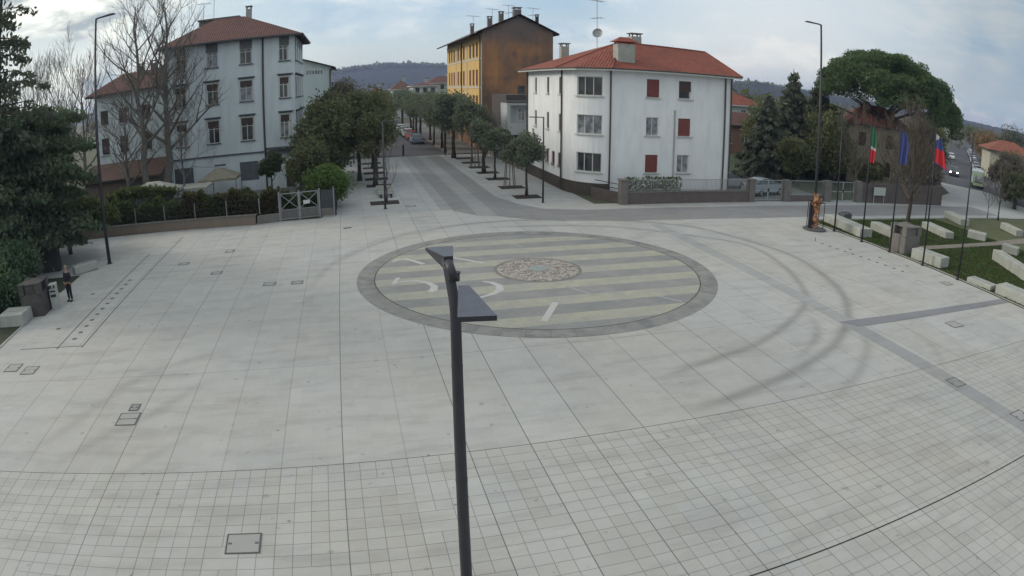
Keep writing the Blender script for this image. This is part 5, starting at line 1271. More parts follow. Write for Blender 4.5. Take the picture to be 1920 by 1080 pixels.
# ------------------------------------------------------------------ cars
def car(label, loc, rz, col, group, kind='hatch', lights=False):
    t = thing('parked_car', label, 'car', loc, rz, group)
    cm = NT('car_paint'); cm.base(col); cm.rough(.3); cm.b.inputs['Specular IOR Level'].default_value = .5
    L, W_ = 4.2, 1.75
    prof = [(-2.1, .35), (-2.08, .75), (-1.95, .95), (-1.75, 1.02), (.95, .98), (1.75, .86), (2.05, .72), (2.1, .35)]
    roofp = [(-1.85, 1.0), (-1.35, 1.34), (-.75, 1.45), (0, 1.44), (.55, 1.27), (1.15, .97)]
    def ext(pr, w0, w1, m, mi=0):
        n = len(pr); zmax = max(z for x, z in pr); zmin = min(z for x, z in pr)
        V = []
        for s in (-1, 1):
            for x_, z_ in pr: q = (z_ - zmin) / (zmax - zmin); V.append((x_, s * (w0 + (w1 - w0) * q) / 2, z_))
        F = [tuple(range(n - 1, -1, -1)), tuple(range(n, 2 * n))] + [(i, (i + 1) % n, n + (i + 1) % n, n + i) for i in range(n)]
        m.add(V, F, mi)
    def bld(m, nm, mat): 
        o = m.build(nm, mat); o.parent = t; return o
    m = MB(); ext(prof, W_ + .02, W_ - .1, m)
    ext([(-1.3, 1.37), (-.8, 1.465), (0, 1.455), (.4, 1.34)], 1.25, 1.15, m); bld(m, 'body', cm.mat)
    m = MB(); ext(roofp, W_ - .16, 1.28, m); bld(m, 'windows', pane_m)
    for x_ in (-1.3, 1.3):
        for s in (-1, 1):
            m = MB(); m.tube([(x_, s * .70, .32), (x_, s * .89, .32)], .32, 14); o = bld(m, 'wheel', simple('tyre', (.02, .02, .02), .9)); 
            m = MB(); m.tube([(x_, s * .885, .32), (x_, s * .90, .32)], .19, 10); r_ = m.build('rim', grey_metal); r_.parent = o
    hl = NT('lit_headlight' if lights else 'headlight'); hl.base((.5, .5, .5)); hl.rough(.2)
    if lights: hl.b.inputs['Emission Color'].default_value = (1, .97, .9, 1); hl.b.inputs['Emission Strength'].default_value = 12
    for s in (-1, 1):
        m = MB(); m.box(2.0, 2.115, s * .62 - .15, s * .62 + .15, .62, .76); bld(m, 'headlight', hl.mat)
        m = MB(); m.box(-2.115, -2.0, s * .68 - .1, s * .68 + .1, .72, .92); bld(m, 'tail_light', shutter_r)
    return t
G1 = 'cars parked along the right side of the street'
sc_ = [('blue grey', (.20, .25, .33)), ('dark red', (.28, .04, .035)), ('white', (.55, .56, .56)), ('silver', (.33, .35, .36)), ('pale', (.5, .52, .52)), ('dark', (.07, .07, .08)), ('silver', (.4, .41, .42)), ('grey', (.2, .21, .22)), ('white', (.5, .5, .5))]
for i, (n_, c_) in enumerate(sc_):
    car('%s hatchback, %s in the line of cars on the street, counting from the plaza' % (n_, ['nearest', 'second', 'third', 'fourth', 'fifth', 'sixth', 'seventh', 'eighth', 'ninth'][i]), (10.2 - .04 * i, 98.0 + 6.6 * i + (3 if i > 4 else 0), .012), -PI / 2 if i % 2 else PI / 2, c_, G1)
G2 = 'cars parked along the right hand road'
rc = [('pale grey', (.35, .37, .38)), ('light blue', (.25, .33, .42)), ('silver', (.38, .39, .4)), ('dark', (.05, .05, .06)), ('white', (.5, .5, .5)), ('silver', (.35, .36, .37)), ('dark', (.06, .06, .07)), ('white', (.48, .48, .48)), ('grey', (.25, .25, .26)), ('white', (.5, .5, .5))]
for i, (n_, c_) in enumerate(rc):
    q = rp(24 + 9.5 * i, 7.4, .014); car('%s car, %s in the row along the right hand road, counting from the plaza' % (n_, nm_[i] if i < 7 else ['eighth', 'ninth', 'tenth'][i - 7]), q, math.atan2(RD.y, RD.x) + PI, c_, G2)
q = rp(16, 2.6, .014); car('dark car with lit headlights driving towards the plaza on the right hand road', q, math.atan2(RD.y, RD.x) + PI, (.03, .03, .035), None, lights=True)
q = rp(62, 1.6, .014); car('white car standing on the left edge of the right hand road', q, math.atan2(RD.y, RD.x) + PI, (.5, .5, .5), None)
q = rp(330, 2.2, .014); car('distant dark car with lit headlights far up the right hand road', q, math.atan2(RD.y, RD.x) + PI, (.05, .05, .05), None, lights=True)
G3 = 'cars parked behind the pale driveway gate'
car('silver hatchback behind the railing beside the white corner house', (32.2, 50.2, .04), .25, (.27, .29, .30), G3)
car('pale blue grey car right behind the pale driveway gate', (34.2, 47.0, .04), .25, (.27, .31, .34), G3)
# van on the right
t = thing('van', 'white and green boxy van standing at the right edge of the road', 'van', (82.5, 57.0, 0), math.atan2(RD.y, RD.x) + PI, None)
def lb_(m, nm, mat): o = m.build(nm, mat); o.parent = t; return o
vw = simple('van_white', (.42, .47, .47), .5, .08, 2)
m = MB(); m.bbox((.6, 0, .45), 4.2, 1.9, 1.9, 0, .08); lb_(m, 'box', vw)
m = MB(); m.hexa([(2.7, -.9, .4), (4.1, -.85, .4), (4.1, .85, .4), (2.7, .9, .4), (2.7, -.9, 2.0), (3.3, -.8, 2.0), (3.3, .8, 2.0), (2.7, .9, 2.0)]); lb_(m, 'cab', simple('van_green', (.30, .40, .25), .5, .08))
m = MB(); m.box(-1.53, -1.505, -.75, .75, 1.2, 2.1); m.box(-.9, 2.2, -.97, -.955, 1.25, 2.1); m.box(-.9, 2.2, .955, .97, 1.25, 2.1); m.hexa([(3.42, -.75, 1.75), (3.98, -.75, .95), (3.98, .75, .95), (3.42, .75, 1.75), (3.44, -.75, 1.77), (4.0, -.75, .97), (4.0, .75, .97), (3.44, .75, 1.77)]); lb_(m, 'windows', curtain_m)
for x_ in (-.7, 3.1):
    for s in (-1, 1):
        m = MB(); m.tube([(x_, s * .72, .36), (x_, s * .95, .36)], .36, 14); lb_(m, 'wheel', simple('tyre', (.02, .02, .02), .9))

# canopies in the left garden
def canopy(label, x, y, w, d, h, ph, col):
    t = thing('canopy', label, 'canopy', (x, y, 0)); m = MB()
    a = [(x - w / 2, y - d / 2, h), (x + w / 2, y - d / 2, h), (x + w / 2, y + d / 2, h), (x - w / 2, y + d / 2, h)]
    m.add(a + [(x - w * .12, y, h + ph), (x + w * .12, y, h + ph)], [(0, 1, 5, 4), (1, 2, 5), (2, 3, 4, 5), (3, 0, 4)]); m.add([(p[0], p[1], p[2]) for p in a] + [(p[0], p[1], p[2] - .2) for p in a], [(4, 5, 1, 0), (5, 6, 2, 1), (6, 7, 3, 2), (7, 4, 0, 3)]); m.build('cover', col, t)
    for p in a: m = MB(); m.box(p[0] * .98 + x * .02 - .04, p[0] * .98 + x * .02 + .04, p[1] - .04, p[1] + .04, 0, h - .2); m.build('post', grey_metal, t)
cw = simple('canvas_cream', (.40, .40, .36), .9, .15, 1.5); cb = simple('canvas_beige', (.27, .25, .19), .9, .15, 1.5)
canopy('cream canvas canopy with low pitched top in the left garden', -15.9, 51, 4.4, 3.2, 2.05, .75, cw)
canopy('beige canvas awning against the blue grey house wall', -11.3, 56.6, 3.4, 3.0, 1.95, .75, cb)
canopy('long pale flat canopy between the cream canopy and the beige awning', -13.0, 54.0, 2.6, 3.0, 1.75, .12, cw)
# ------------------------------------------------------------------ planting
def hedge(label, xs, y0, y1, hf, n, mat, ls=.2, z0=.1):
    t = thing('hedge', label, 'hedge', ((xs[0] + xs[1]) / 2, (y0 + y1) / 2, 0)); P = []
    X = RNG.uniform(xs[0], xs[1], n); Y = RNG.uniform(y0, y1, n); H = np.array([hf(x) for x in X]); H = H + .25 * np.sin(X * 2.1) + .18 * np.sin(X * 5.3 + 1) + .12 * np.sin(X * 11)
    Z = z0 + (H - z0) * RNG.random(n) ** .6; Y = np.where(RNG.random(n) < .55, y0 + RNG.normal(0, .12, n), Y)
    leafmesh('foliage', np.stack([X, Y, Z], 1), ls, mat, t)
    m = MB()
    for i in range(int((xs[1] - xs[0]) / 1.6)): x_ = xs[0] + .4 + i * 1.6; m.tube([(x_, (y0 + y1) / 2, 0), (x_ + .1, (y0 + y1) / 2, hf(x_) * .7)], .025, 4)
    m.build('hedge_stem', twig, t); return t
hedge('long dark green hedge behind the low left wall', (-26, -12.2), 45.7, 47.0, ip([(-26, 2.4), (-20, 2.3), (-17, 2.0), (-14, 1.7), (-12, 1.9)]), 34000, fo_hed, .20)
hedge('reddish green mixed hedge between the left hedge and the metal gate', (-12.1, -5.0), 45.2, 46.5, ip([(-12.1, 2.1), (-10, 2.1), (-8, 1.9), (-5, 1.9)]), 18000, foliage('mixed_hedge_leaf', (.07, .085, .03), (.095, .07, .04), (.05, .05, .025)), .18)
hedge('dark hedge behind the metal gates', (-4.9, -1.1), 46.6, 47.4, lambda x: 1.5, 7000, fo_hed, .18)

def shrub(label, x, y, rw, h, mat, n=5000, ls=.18, cat='shrub', name='shrub'):
    t = thing(name, label, cat, (x, y, 0)); m = MB()
    for i in range(7):
        a = i * .9; m.tube([(x, y, 0), (x + math.cos(a) * rw * .3, y + math.sin(a) * rw * .3, h * .4), (x + math.cos(a) * rw * .6, y + math.sin(a) * rw * .6, h * .75)], [.05, .03, .012], 5)
    m.build('stem', twig, t); P = lobes((x, y, h * .54), (rw, rw, h * .48), 18, rw * .42, n); P[:, 2] = np.abs(P[:, 2]); leafmesh('foliage', P, ls, mat, t)
shrub('bright green shrub just behind the metal gates', -1.6, 48.4, 1.75, 3.5, fo_lt, 9000, .17)
shrub('small rounded green shrub left of the canopies\' beige awning', -7.9, 50, .8, 2.2, fo_hed, 2500, .15)
broad('small round topped tree standing before the pale house door', 'tree', -5.75, 48.5, 4.3, 1.25, 2.5, foliage('small_tree_leaf', (.06, .085, .04), (.085, .095, .045), (.045, .05, .03)), 5200, .15, 16, .09)

# evergreen mass on the left of the street
G = 'dark evergreen trees on the left of the street'
for lb, x_, y_, h_, rw_, hb_, n_ in (('broad dark evergreen tree in front of the blue grey house corner', -2.0, 57.5, 8.3, 2.9, 1.2, 17000),
        ('tall olive brown evergreen tree in the middle of the left street clump', 1.0, 61.5, 9.6, 3.0, 1.6, 17000), ('rounded olive evergreen tree overhanging the left tree beds', 2.3, 57.5, 6.9, 2.0, 2.3, 10000),
        ('dark evergreen tree behind the clump, against the rear block', -1.6, 66, 8.8, 3.0, 1.2, 12000), ('evergreen tree at the left beside the far end of the promenade', 2.6, 70, 8.3, 2.4, 2.2, 11000), ('evergreen street tree at the right end of the left clump', 3.6, 82, 8.2, 2.6, 2.6, 9000)):
    broad(lb, 'tree', x_, y_, h_, rw_, hb_, fo_hol, n_, .24, 26, .2, 'evergreen_tree', G)
broad('dark evergreen tree low behind the bright green shrub', 'tree', -3.0, 53.5, 5.4, 2.0, .8, fo_hol, 9000, .2, 20, .15, 'evergreen_tree', G)
for i, y_ in enumerate((61.8, 66.2)):
    t = thing('evergreen_tree', 'thin trunked street tree in the %s bed on the left, hidden crown' % ('third', 'fourth')[i], 'tree', (2.6, y_, 0), group=G); trunk(t, 3.4, .14, bark, bl=.8)
    leafmesh('crown', lobes((2.6, y_, 4.6), (1.4, 1.4, 1.3), 12, .7, 3500), .2, fo_hol, t)
bare('slender young bare tree in the nearest left bed', 2.75, 49.0, 4.4, .06, 9, .5, first=.18, lv=3, tw=.010, seed=5, bl=.38)

# trees along the right side of the street
G = 'trees in the beds along the right side of the street'
def street_tree(lb, x, y, h, rw, hb, n=5500, r=.11, ls=.17): return broad(lb, 'tree', x, y, h, rw, hb, fo_str, n, ls, 18, r, 'street_tree', G)
street_tree('nearest grey green street tree on the right, leafy branches reaching the white house', 13.45, 48.9, 5.1, 2.15, 1.95, 9000, .11)
street_tree('small dense street tree, third from the plaza on the right', 13.1, 58.4, 5.0, 1.7, 2.2, 7000, .11)
street_tree('street tree with a thick trunk, fourth from the plaza on the right', 12.95, 62.6, 5.5, 1.8, 2.3, 7000, .2)
street_tree('thin trunked street tree, sixth from the plaza on the right', 13.4, 71.2, 7.8, 2.6, 2.7, 7500, .12, .2)
big = [(12.4, 75.3, 8.0, 2.4, 3.2), (12.0, 81.8, 8.3, 2.5, 3.2), (12.5, 87.5, 8.0, 2.3, 3.0), (11.9, 94, 8.2, 2.4, 3.0), (12.3, 100.5, 8.0, 2.4, 3.0), (12.0, 107.5, 8.2, 2.5, 3.0), (12.2, 114.5, 8.0, 2.4, 3.0), (11.9, 122, 8.0, 2.5, 3.0), (12.2, 130, 8.0, 2.5, 3.0), (11.9, 140, 8.0, 2.7, 3.0)]
for i, (x_, y_, h_, rw_, hb_) in enumerate(big):
    broad('%s tall street tree of the far right avenue, counting from the plaza' % (nm_ + ('eighth', 'ninth', 'tenth'))[i], 'tree', x_ + random.uniform(-.4, .4), y_ + random.uniform(-1.2, 1.2), h_ + random.uniform(-.7, .7), rw_ * random.uniform(1.15, 1.5), hb_ - random.uniform(.1, .9), fo_str, 9000 if i < 4 else 4500, .22, random.choice((9, 13, 18)), random.uniform(.13, .24), 'street_tree', 'tall trees of the far avenue', lean=(random.uniform(-.03, .03), 0))
for i, (x_, y_, h_) in enumerate(((4.2, 92, 8), (3.9, 101, 8.4), (4.2, 111, 8), (3.8, 122, 8.2), (4.3, 135, 8.4), (6.5, 150, 8), (9, 162, 8.2), (13, 158, 8))):
    broad('%s tree of the far left avenue behind the evergreen clump' % (nm_ + ('eighth', 'ninth'))[i], 'tree', x_, y_, h_, 2.8, 2.6, fo_str, 3500, .3, 20, .17, 'street_tree', 'far trees left of the street')
def staked(lb, x, y):
    t = thing('young_tree', lb, 'tree', (x, y, 0)); m = MB(); m.tube([(x, y, 0), (x + .02, y, 2.4)], [.04, .03], 6); m.build('trunk', bark_l, t)
    for dx_, dy_ in ((-.38, -.3), (.38, -.3), (.38, .3), (-.38, .3)):
        m = MB(); m.tube([(x + dx_ * 1.1, y + dy_, 0), (x + dx_ * .7, y + dy_ * .7, 2.2)], .04, 6); m.build('stake', simple('stake_wood', (.17, .13, .10), .9, .1, 5), t)
    m = MB(); m.tube([(x - .27, y - .2, 2.0), (x + .27, y - .2, 2.0), (x + .27, y + .2, 2.0), (x - .27, y + .2, 2.0), (x - .27, y - .2, 2.0)], .025, 5); m.build('tie_bar', MAT['stake_wood'], t)
    leafmesh('crown', lobes((x, y, 3.1), (.55, .55, .95), 9, .34, 1500), .13, foliage('young_leaf', (.085, .08, .05), (.11, .095, .06), (.06, .06, .04)), t)
staked('young tree held by four wooden stakes, second on the right of the street', 13.25, 53.5)
staked('young tree held by four wooden stakes, fifth on the right of the street', 13.0, 67.3)
shrub('clump of brown leafed plants at the foot of the grey panel fence', 15.9, 76, .9, 2.6, fo_brn, 2500, .2)

# ---- left edge: big conifers
conifer('tall spruce with drooping branches at the far left edge', -21.4, 35.2, 24.0, 4.2, fo_dk, 5200, .34, levels=12, droop=.42, ls=.24, r=.24, power=.8)
t = thing('cedar', 'huge dark cedar with broad layered boughs filling the left edge', 'tree', (-22.3, 36.9, 0))
m = MB(); m.tube([(-22.3, 36.9, 0), (-22.2, 36.9, 4), (-22.0, 36.8, 9.5)], [.42, .34, .12], 11); C = []
rr = random.Random(3)
for i in range(74):
    z_ = 2.2 + 7.4 * (i / 74) + rr.uniform(-.4, .4); a = i * 2.4 + rr.uniform(-.4, .4); L_ = (7.1 - 1.3 * (i / 74) ** 2) * rr.uniform(.6, 1.06); P_ = []
    if math.sin(a) < -.35: L_ *= .72
    for k_ in range(9):
        s = k_ / 8; P_.append((-22.2 + math.cos(a) * L_ * s, 36.9 + math.sin(a) * L_ * s, z_ + L_ * (.16 * s - .26 * s * s)))
    m.tube([P_[0], P_[4], P_[8]], [.11, .06, .015], 5, cap=False); C.append(np.array(P_))
m.build('trunk', bark, t, True); CA = np.array(C); n_ = 85000; k_ = RNG.integers(0, len(C), n_); s = (RNG.random(n_) ** .7) * 8; i0 = np.minimum(s.astype(int), 7); fr = (s - i0)[:, None]
P_ = CA[k_, i0] * (1 - fr) + CA[k_, i0 + 1] * fr; wd = (.75 * np.sin(np.clip(s / 8, .08, .97) * PI) + .25)[:, None]
P_ = P_ + RNG.normal(size=(n_, 3)) * wd * np.array([.75, .75, .16]); P_[:, 2] -= RNG.random(n_) ** 2 * .7 * wd[:, 0]
leafmesh('crown', P_, .19, fo_ced, t, 1.5, .2)
def bough(lb, root_, tip, n, w_, mat, sag=.5):
    t = thing('conifer', lb, 'tree', (root_[0], root_[1], 0)); m = MB(); A, B = Vector(root_), Vector(tip); pts = [A.lerp(B, i / 8) + Vector((0, 0, sag * math.sin(PI * i / 8))) for i in range(9)]
    m.tube([(root_[0], root_[1], 0), A], [.16, .12], 7, cap=False); m.tube(pts, [.10 * (1 - i / 9) + .01 for i in range(9)], 5); m.build('trunk', bark, t)
    s = RNG.random(n) * 8; i0 = np.minimum(s.astype(int), 7); fr = (s - i0)[:, None]; Q = np.array([tuple(p) for p in pts]); P = Q[i0] * (1 - fr) + Q[i0 + 1] * fr
    wd = w_ * (.5 + .5 * np.sin(s / 8 * PI))[:, None]; P = P + RNG.normal(size=(n, 3)) * wd * np.array([.6, .6, .22]); P[:, 2] -= RNG.random(n) * wd[:, 0] * .9; leafmesh('crown', P, .18, mat, t, 1.9, .45)
bough('yellowish green drooping conifer in front of the left hedge', (-19.3, 40.2, 2.9), (-15.2, 39.0, 2.4), 3600, .75, fo_yel, .7)
bough('low feathery conifer with long boughs before the cream canopy', (-18.6, 47.4, 2.6), (-13.4, 48.3, 2.3), 3000, .6, fo_yel, .3)
shrub('dark ground shrub under the cedar at the left frame edge', -19.6, 31.5, 2.4, 2.6, fo_con, 9000, .2)
shrub('dark ground shrub behind the dark stone pillar', -19.0, 28.2, 2.0, 1.8, fo_con, 6000, .2)

# ---- bare trees
G = 'tall bare trees before the left houses'
bare('tall bare tree with a straight trunk crossing the left end of the blue grey house', -15.7, 55.4, 18.5, .40, 22, .8, group=G, first=.26, seed=2, tw=.010, lv=4, bl=.27, upk=.05, bmat=bark_l)
bare('tall bare tree with a leaning trunk just left of the straight bare tree', -17.2, 54.0, 18.8, .36, 20, .8, group=G, first=.30, seed=9, lean=(-.05, 0), tw=.010, lv=4, bl=.25, upk=.05, bmat=bark_l)
bare('smaller many stemmed bare tree left of the two tall bare trees', -19.4, 54.5, 9.0, .24, 16, .8, group=G, first=.25, seed=14, tw=.013, lv=4, bl=.36, upk=.1, bmat=bark_l)
bare('slim bare tree with arching twigs close to the blue grey house corner', -13.9, 53.6, 8.0, .13, 14, .85, group=G, first=.3, seed=21, tw=.012, lv=4, bl=.40, upk=0, bmat=bark_l)
G = 'distant bare trees behind the left conifers'
for i, (lb, x_, y_, h_, sd) in enumerate((('rightmost distant bare tree, just left of the tall lamp', -28.5, 66, 16.8, 31), ('distant wide crowned bare tree, second from the tall lamp', -31.6, 66, 16.5, 32), ('distant bare tree in the gap between spruce and lamp', -35.5, 67, 17.4, 33), ('leftmost distant bare tree beside the spruce', -39.0, 66, 15.5, 34))):
    bare(lb, x_, y_, h_ * .80, .26, 13, .62, group=G, first=.22, seed=sd, tw=.016, lv=4, upk=.7, bl=.42, bmat=bark_l)
bare('bare tree growing behind the grey stone pillar', 35.6, 30.6, 8.4, .2, 36, .8, first=.28, seed=41, tw=.014, lv=4, bl=.30, upk=.5)
bare('small bare tree with horizontal twigs at the right end of the lawn', 57.0, 36.0, 5.2, .09, 12, .6, first=.2, seed=43, tw=.02, lv=3, bl=.34)
bare('second small bare tree at the right end of the lawn, thinner one', 55.6, 36.6, 4.8, .05, 10, .6, first=.2, seed=44, tw=.018, lv=3, bl=.3)
bare('brownish bare tree in front of the beige house', 43.8, 45.2, 7.8, .16, 17, .6, first=.2, seed=45, tw=.013, lv=4, bl=.34, bmat=twig)
bare('greyish bare tree left of the fourth flag in the back', 51, 47.0, 7.6, .16, 13, .6, first=.2, seed=46, tw=.014, lv=4, bl=.34, bmat=twig)
bare('wide twiggy bare tree beside the pale road', 60.0, 50.6, 6.6, .16, 13, .6, first=.15, seed=47, tw=.016, lv=4, bl=.36, bmat=twig)

# ---- right garden conifers
G = 'dark conifers in the right garden'
conifer('tall pointed dark conifer right of the white corner house', 46.2, 58.6, 12.0, 3.8, fo_dk, 17000, .06, group=G, levels=20, ls=.34, power=.85)
conifer('broad dark conifer left of the tall pointed one, nearest to the white house', 41.2, 56.6, 9.0, 3.5, fo_dk, 13000, .06, group=G, levels=16, ls=.32, power=.8)
conifer('dark conifer between the pointed conifer and the umbrella pine', 51.2, 60, 10.5, 4.3, fo_dk, 15000, .06, group=G, levels=18, ls=.34, power=.7)
broad('yellow green broad tree beside the umbrella pine trunk', 'tree', 49.8, 57.2, 9.0, 2.3, 3.0, foliage('olive_leaf', (.085, .095, .035), (.11, .11, .045), (.05, .05, .03)), 11000, .26, 20, .2)
broad('dark rounded tree low behind the tall mast lamp', 'tree', 47.4, 53.4, 8.0, 3.1, 1.0, fo_hol, 14000, .25, 20, .2)
broad('dense dark green tree filling the gap left of the pointed conifer', 'tree', 46.0, 63.0, 8.8, 3.2, .8, fo_hol, 14000, .25, 22, .2)
broad('dark green broad tree close behind the tall mast lamp', 'tree', 50.2, 63.5, 10.4, 3.8, 1.0, fo_hol, 14000, .26, 22, .2)
broad('dark shrubby tree right of the driveway', 'tree', 41.8, 51.6, 5.4, 2.6, 1.0, fo_hol, 9000, .24, 18, .2)
# umbrella pine
t = thing('umbrella_pine', 'huge umbrella shaped stone pine with a broad flat domed crown', 'tree', (57.3, 54.8, 0)); m = MB(); px_, py_ = 57.3, 54.8
m.tube([(px_, py_, 0), (px_ + .3, py_ - .1, 3.5), (px_ - .2, py_, 6.2), (px_ - .6, py_ + .2, 8)], [.55, .46, .4, .34], 12)
for i in range(15):
    a = i * 2.4; L_ = rr.uniform(3.5, 7.2); s0 = Vector((px_ - .3, py_, rr.uniform(5.4, 7.8))); e = s0 + Vector((math.cos(a) * L_, math.sin(a) * L_, rr.uniform(2.2, 3.6)))
    m.tube([s0, s0.lerp(e, .5) + Vector((0, 0, .5)), e], [.22, .15, .05], 6, cap=False)
m.build('trunk', bark, t, True); n_ = 110000
NL = 380; L = []
while len(L) < NL:
    q = RNG.uniform(-1, 1, 2)
    if q @ q < 1: L.append(q)
L = np.array(L); r2 = (L ** 2).sum(1); zt = 10.2 + 5.6 * (1 - r2 ** 1.45 * .97) ** .5 - RNG.random(NL) * 1.6
cx_, cy_ = 56.6, 53.2; RX = 8.6
zt = zt - 1.9 * np.clip(L @ np.array([.68, -.73]), 0, 1) ** 1.5
ctr = np.stack([cx_ + L[:, 0] * RX, cy_ + L[:, 1] * RX, zt - .9], 1); k_ = RNG.integers(0, NL, n_); dd = RNG.normal(size=(n_, 3)); dd /= np.linalg.norm(dd, axis=1)[:, None]
rl = (.8 + .55 * RNG.random(NL))[k_]; P_ = ctr[k_] + dd * (rl * (.6 + .45 * RNG.random(n_)))[:, None] * np.array([1, 1, .62])
a2 = RNG.random(9000) * 2 * PI; r_2 = RX * .95 * np.sqrt(RNG.random(9000)); P2 = np.stack([cx_ + r_2 * np.cos(a2), cy_ + r_2 * np.sin(a2), 9.6 + RNG.random(9000) * 3.0], 1)
leafmesh('crown', np.concatenate([P_, P2]), .2, fo_pin, t, 1.2, 0)

# ---- more background trees, right side
G = 'background trees behind the right hand gardens'
for i, (lb, x_, y_, h_, rw_, mt) in enumerate((('dark tree under the right end of the umbrella pine', 70, 57.5, 8.5, 4.0, fo_hol), ('brown green tree behind the blue flag', 57.2, 47.6, 5.6, 2.4, fo_gry), ('olive tree behind the white blue and red flag', 65.0, 53.2, 7.6, 2.6, fo_gry), ('brownish bush tree hiding the right part of the beige house', 58.5, 48.0, 6.2, 2.6, fo_gry), ('dark bush between beige house and garden wall', 50.5, 50.0, 3.6, 2.0, fo_hol),
        ('dark round tree beyond the umbrella pine, left of the road', 84, 72, 9, 4, fo_hol), ('green tree farther up the left of the right hand road', 110, 92, 9.5, 4.5, fo_hol), ('tree far up the left side of the right hand road', 140, 114, 9, 5, fo_hol),
        ('reddish brown tree right of the right hand road', 113, 75.0, 9.0, 3.4, fo_brn), ('rusty tree behind the row of parked cars on the right', 120, 80, 9, 4.2, fo_brn), ('grey brown tree farther up the right of the road', 146, 100, 9, 5, fo_gry), ('dark tree at the far end of the right hand road', 190, 135, 10, 6, fo_hol),
        ('dark bushy tree before the low pale house at the far right', 76.5, 47.5, 6.2, 3.2, fo_gry), ('low dark bush tree on the right beside the pale road', 73.5, 43.8, 5.4, 3.0, fo_gry), ('brown dark tree behind the low bush tree on the right', 80, 48.5, 6.6, 3.2, fo_brn), ('dark tree at the right frame edge', 112, 69, 10.5, 4.0, fo_dk), ('brown twiggy tree close to the right frame edge', 69.5, 41.5, 4.8, 2.6, fo_hol))):
    broad(lb, 'tree', x_, y_, h_, rw_, h_ * .15, mt, 9000 if y_ < 60 else 6000, .3, 22, .25, 'tree', G)
for i, (x_, y_) in enumerate(((66, 100), (74, 104), (58, 108), (84, 100), (96, 110), (50, 112), (42, 116))):
    broad('%s dark tree of the line behind the red roofed distant houses' % nm_[i], 'tree', x_, y_, 9.4, 5, 1, fo_hol, 3500, .5, 20, .3, 'tree', 'line of distant trees on the right')
for i, (x_, y_) in enumerate(((-42, 74), (-50, 60), (-36, 56), (-33, 50), (-30, 44))):
    broad('%s dark evergreen behind the cedar at the left edge, counting from the back' % nm_[i], 'tree', x_, y_, 8.5, 4.2, .6, fo_con, 7000, .35, 20, .3, 'evergreen_tree', 'dark trees behind the cedar')
broad('tall thin crowned olive brown tree behind the evergreen clump', 'tree', -.6, 78, 10.4, 3.6, 3, fo_gry, 9000, .22, 18, .2, 'evergreen_tree', 'dark evergreen trees on the left of the street')
wood('woodland', 0, 26000, -260, 380, 1372, hA, 7.0, fo_gry)
wood('woodland', 0, 9000, 420, 900, 796, hB, 4.0, fo_hol)
def town_trees(n, x0, x1, y0, y1, h, sz):
    P = []
    for i in range(n):
        x_, y_ = RNG.uniform(x0, x1), RNG.uniform(y0, y1); P.append(lobes((x_, y_, h * .5), (5, 5, h * .5), 8, 2.6, 160))
    leafmesh('woodland', np.concatenate(P), sz, fo_gry, None)['kind'] = 'stuff'
town_trees(110, -120, 160, 210, 420, 9, 1.0)
town_trees(120, 150, 520, 120, 420, 9, 1.0)
town_trees(60, -160, -46, 80, 200, 9, .8)

# grass blades on the lawn
n_ = 60000; X = RNG.uniform(31.2, 46, n_); Y = RNG.uniform(17.2, 36.2, n_); ok = (Y < 27.6) | (Y > 28.7); X, Y = X[ok], Y[ok]
leafmesh('grass', np.stack([X, Y, np.full(len(X), .05)], 1), .09, foliage('grass_blade', (.06, .11, .03), (.09, .10, .045), (.04, .07, .02)), None, 1.4)['kind'] = 'stuff'

# ------------------------------------------------------------------ the standing person
def skin(name, verts, edges, rad, mat, parent, sub=2, root=0):
    me = bpy.data.meshes.new(name); me.from_pydata(verts, edges, []); me.materials.append(mat); o = bpy.data.objects.new(name, me); COL.objects.link(o)
    md = o.modifiers.new('s', 'SKIN'); 
    for i, r in enumerate(rad):
        r = r if hasattr(r, '__len__') else (r, r); me.skin_vertices[0].data[i].radius = r
    me.skin_vertices[0].data[root].use_root = True; md.use_smooth_shade = True
    sb_ = o.modifiers.new('b', 'SUBSURF'); sb_.levels = sb_.render_levels = sub
    dg = bpy.context.evaluated_depsgraph_get(); dg.update(); ev = o.evaluated_get(dg); nm2 = bpy.data.meshes.new_from_object(ev)
    o.modifiers.clear(); o.data = nm2; nm2.name = name
    if not nm2.materials: nm2.materials.append(mat)
    nm2.polygons.foreach_set('use_smooth', [True] * len(nm2.polygons)); o.parent = parent; return o
skin_m = simple('skin', (.38, .22, .16), .6, .05); jk = simple('dark_jacket', (.022, .024, .034), .85, .2, 6); tr_ = simple('dark_trousers', (.022, .022, .028), .85, .2, 6); hair = simple('light_hair', (.30, .25, .17), .8, .2, 12); shoe = simple('shoe_leather', (.015, .015, .015), .5)
pr = thing('person', 'person in dark jacket and trousers standing beside the white litter bin, hands together', 'person', (-14.58, 29.4, .01), -.35)
V = [(0, 0, .95), (0, 0, 1.12), (0, -.005, 1.32), (0, 0, 1.46), (0, -.01, 1.54), (0, -.02, 1.62), (0, -.02, 1.71)]; E_ = [(0, 1), (1, 2), (2, 3), (3, 4), (4, 5), (5, 6)]; R_ = [(.15, .11), (.14, .10), (.17, .11), (.12, .08), (.05, .055), (.075, .09), (.065, .08)]
def addch(start, pts, rads):
    b = start
    for p, r in zip(pts, rads): V.append(p); R_.append(r); E_.append((b, len(V) - 1)); b = len(V) - 1
    return b
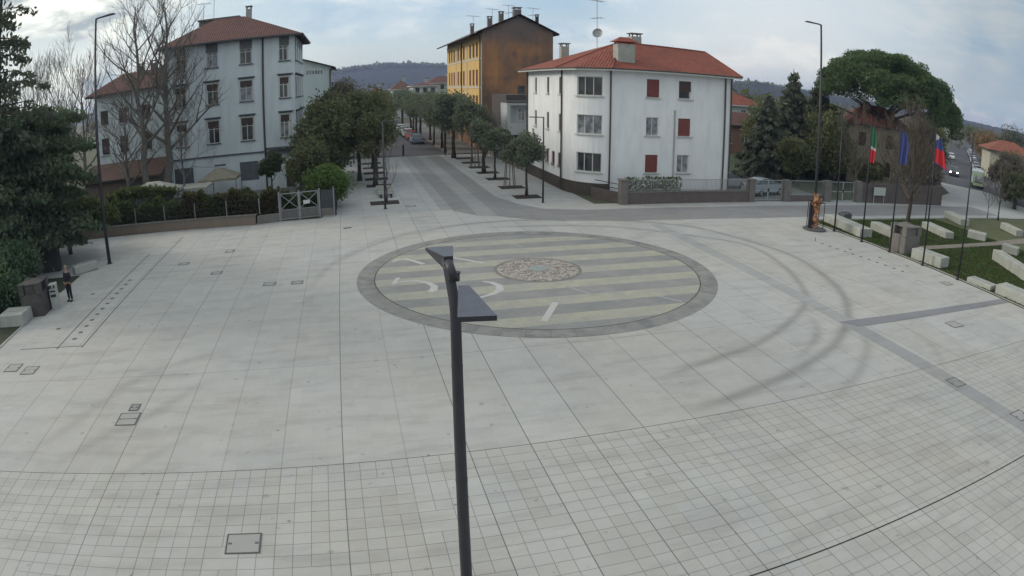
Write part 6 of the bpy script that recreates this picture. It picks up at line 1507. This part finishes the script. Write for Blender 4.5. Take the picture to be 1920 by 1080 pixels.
for s in (-1, 1):
    k1 = addch(0, [(s * .10, 0, .88), (s * .105, -.01, .5), (s * .11, .02, .10), (s * .115, -.05, .045), (s * .12, -.15, .03)], [.085, .055, .038, .035, .03])
    hnd = addch(2, [(s * .19, 0, 1.40), (s * .235, .01, 1.14), (s * .13, -.17, .99), (s * .07, -.2, .95)], [.055, .04, .03, .03])
    for j in range(4):
        addch(hnd, [(s * (.045 - .0 * j), -.205 + .004 * j, .955 - .018 * j), (s * .01, -.215, .945 - .02 * j), (s * -.02, -.205, .93 - .02 * j)], [.010, .009, .008])
    addch(hnd, [(s * .06, -.215, .985), (s * .03, -.225, .99)], [.011, .009])
skin('body', V, E_, R_, skin_m, pr)
V, E_, R_ = [(0, 0, .86), (0, 0, 1.0), (0, 0, 1.15), (0, 0, 1.32), (0, 0, 1.44), (0, -.005, 1.49)], [(0, 1), (1, 2), (2, 3), (3, 4), (4, 5)], [(.185, .135), (.175, .13), (.17, .13), (.2, .135), (.13, .10), (.075, .075)]
for s in (-1, 1): addch(3, [(s * .2, 0, 1.395), (s * .245, .01, 1.14), (s * .145, -.155, 1.0)], [.072, .058, .046])
skin('jacket', V, E_, R_, jk, pr)
V, E_, R_ = [(0, 0, .95), (0, 0, .88)], [(0, 1)], [(.165, .12), (.16, .12)]
for s in (-1, 1): addch(1, [(s * .10, 0, .80), (s * .106, -.01, .48), (s * .11, .02, .09)], [.10, .075, .058])
skin('trousers', V, E_, R_, tr_, pr)
for s in (-1, 1): skin('shoe', [(s * .11, .05, .045), (s * .115, -.06, .045), (s * .12, -.17, .035)], [(0, 1), (1, 2)], [.05, .052, .04], shoe, pr, 1)
m = MB(); m.lathe((0, 0, 0), [(.01, -.02), (.088, 0), (.096, .05), (.085, .10), (.05, .135), (.01, .145)], 14); o = m.build('hair', hair, None, True); o.parent = pr; o.location = (0, .0, 1.665)
m = MB(); 
for s in (-1, 1): m = MB(); m.lathe((s * .03, -.098, 1.69), [(.009, -.008), (.011, 0), (.009, .008)], 8); o = m.build('eye', shoe, None); o.parent = pr
m = MB(); m.hexa([(-.014, -.098, 1.65), (.014, -.098, 1.65), (.01, -.08, 1.65), (-.01, -.08, 1.65), (-.006, -.09, 1.69), (.006, -.09, 1.69), (.005, -.08, 1.69), (-.005, -.08, 1.69)])
o = m.build('nose', skin_m, None); o.parent = pr; m = MB(); m.box(-.02, .02, -.101, -.09, 1.622, 1.628)
o = m.build('mouth', shutter_r, None); o.parent = pr

# ------------------------------------------------------------------ the damp air
hz = bpy.data.materials.new('air'); hz.use_nodes = True; ht = hz.node_tree; ht.nodes.clear(); ho = ht.nodes.new('ShaderNodeOutputMaterial'); hp = ht.nodes.new('ShaderNodeVolumePrincipled')
hp.inputs['Color'].default_value = (.55, .68, 1, 1); hp.inputs['Density'].default_value = HAZE; hp.inputs['Anisotropy'].default_value = .2; ht.links.new(hp.outputs[0], ho.inputs['Volume'])
m = MB(); m.box(-4100, 4100, -700, 5100, -3, 75); tag(m.build('haze', hz), kind='stuff')
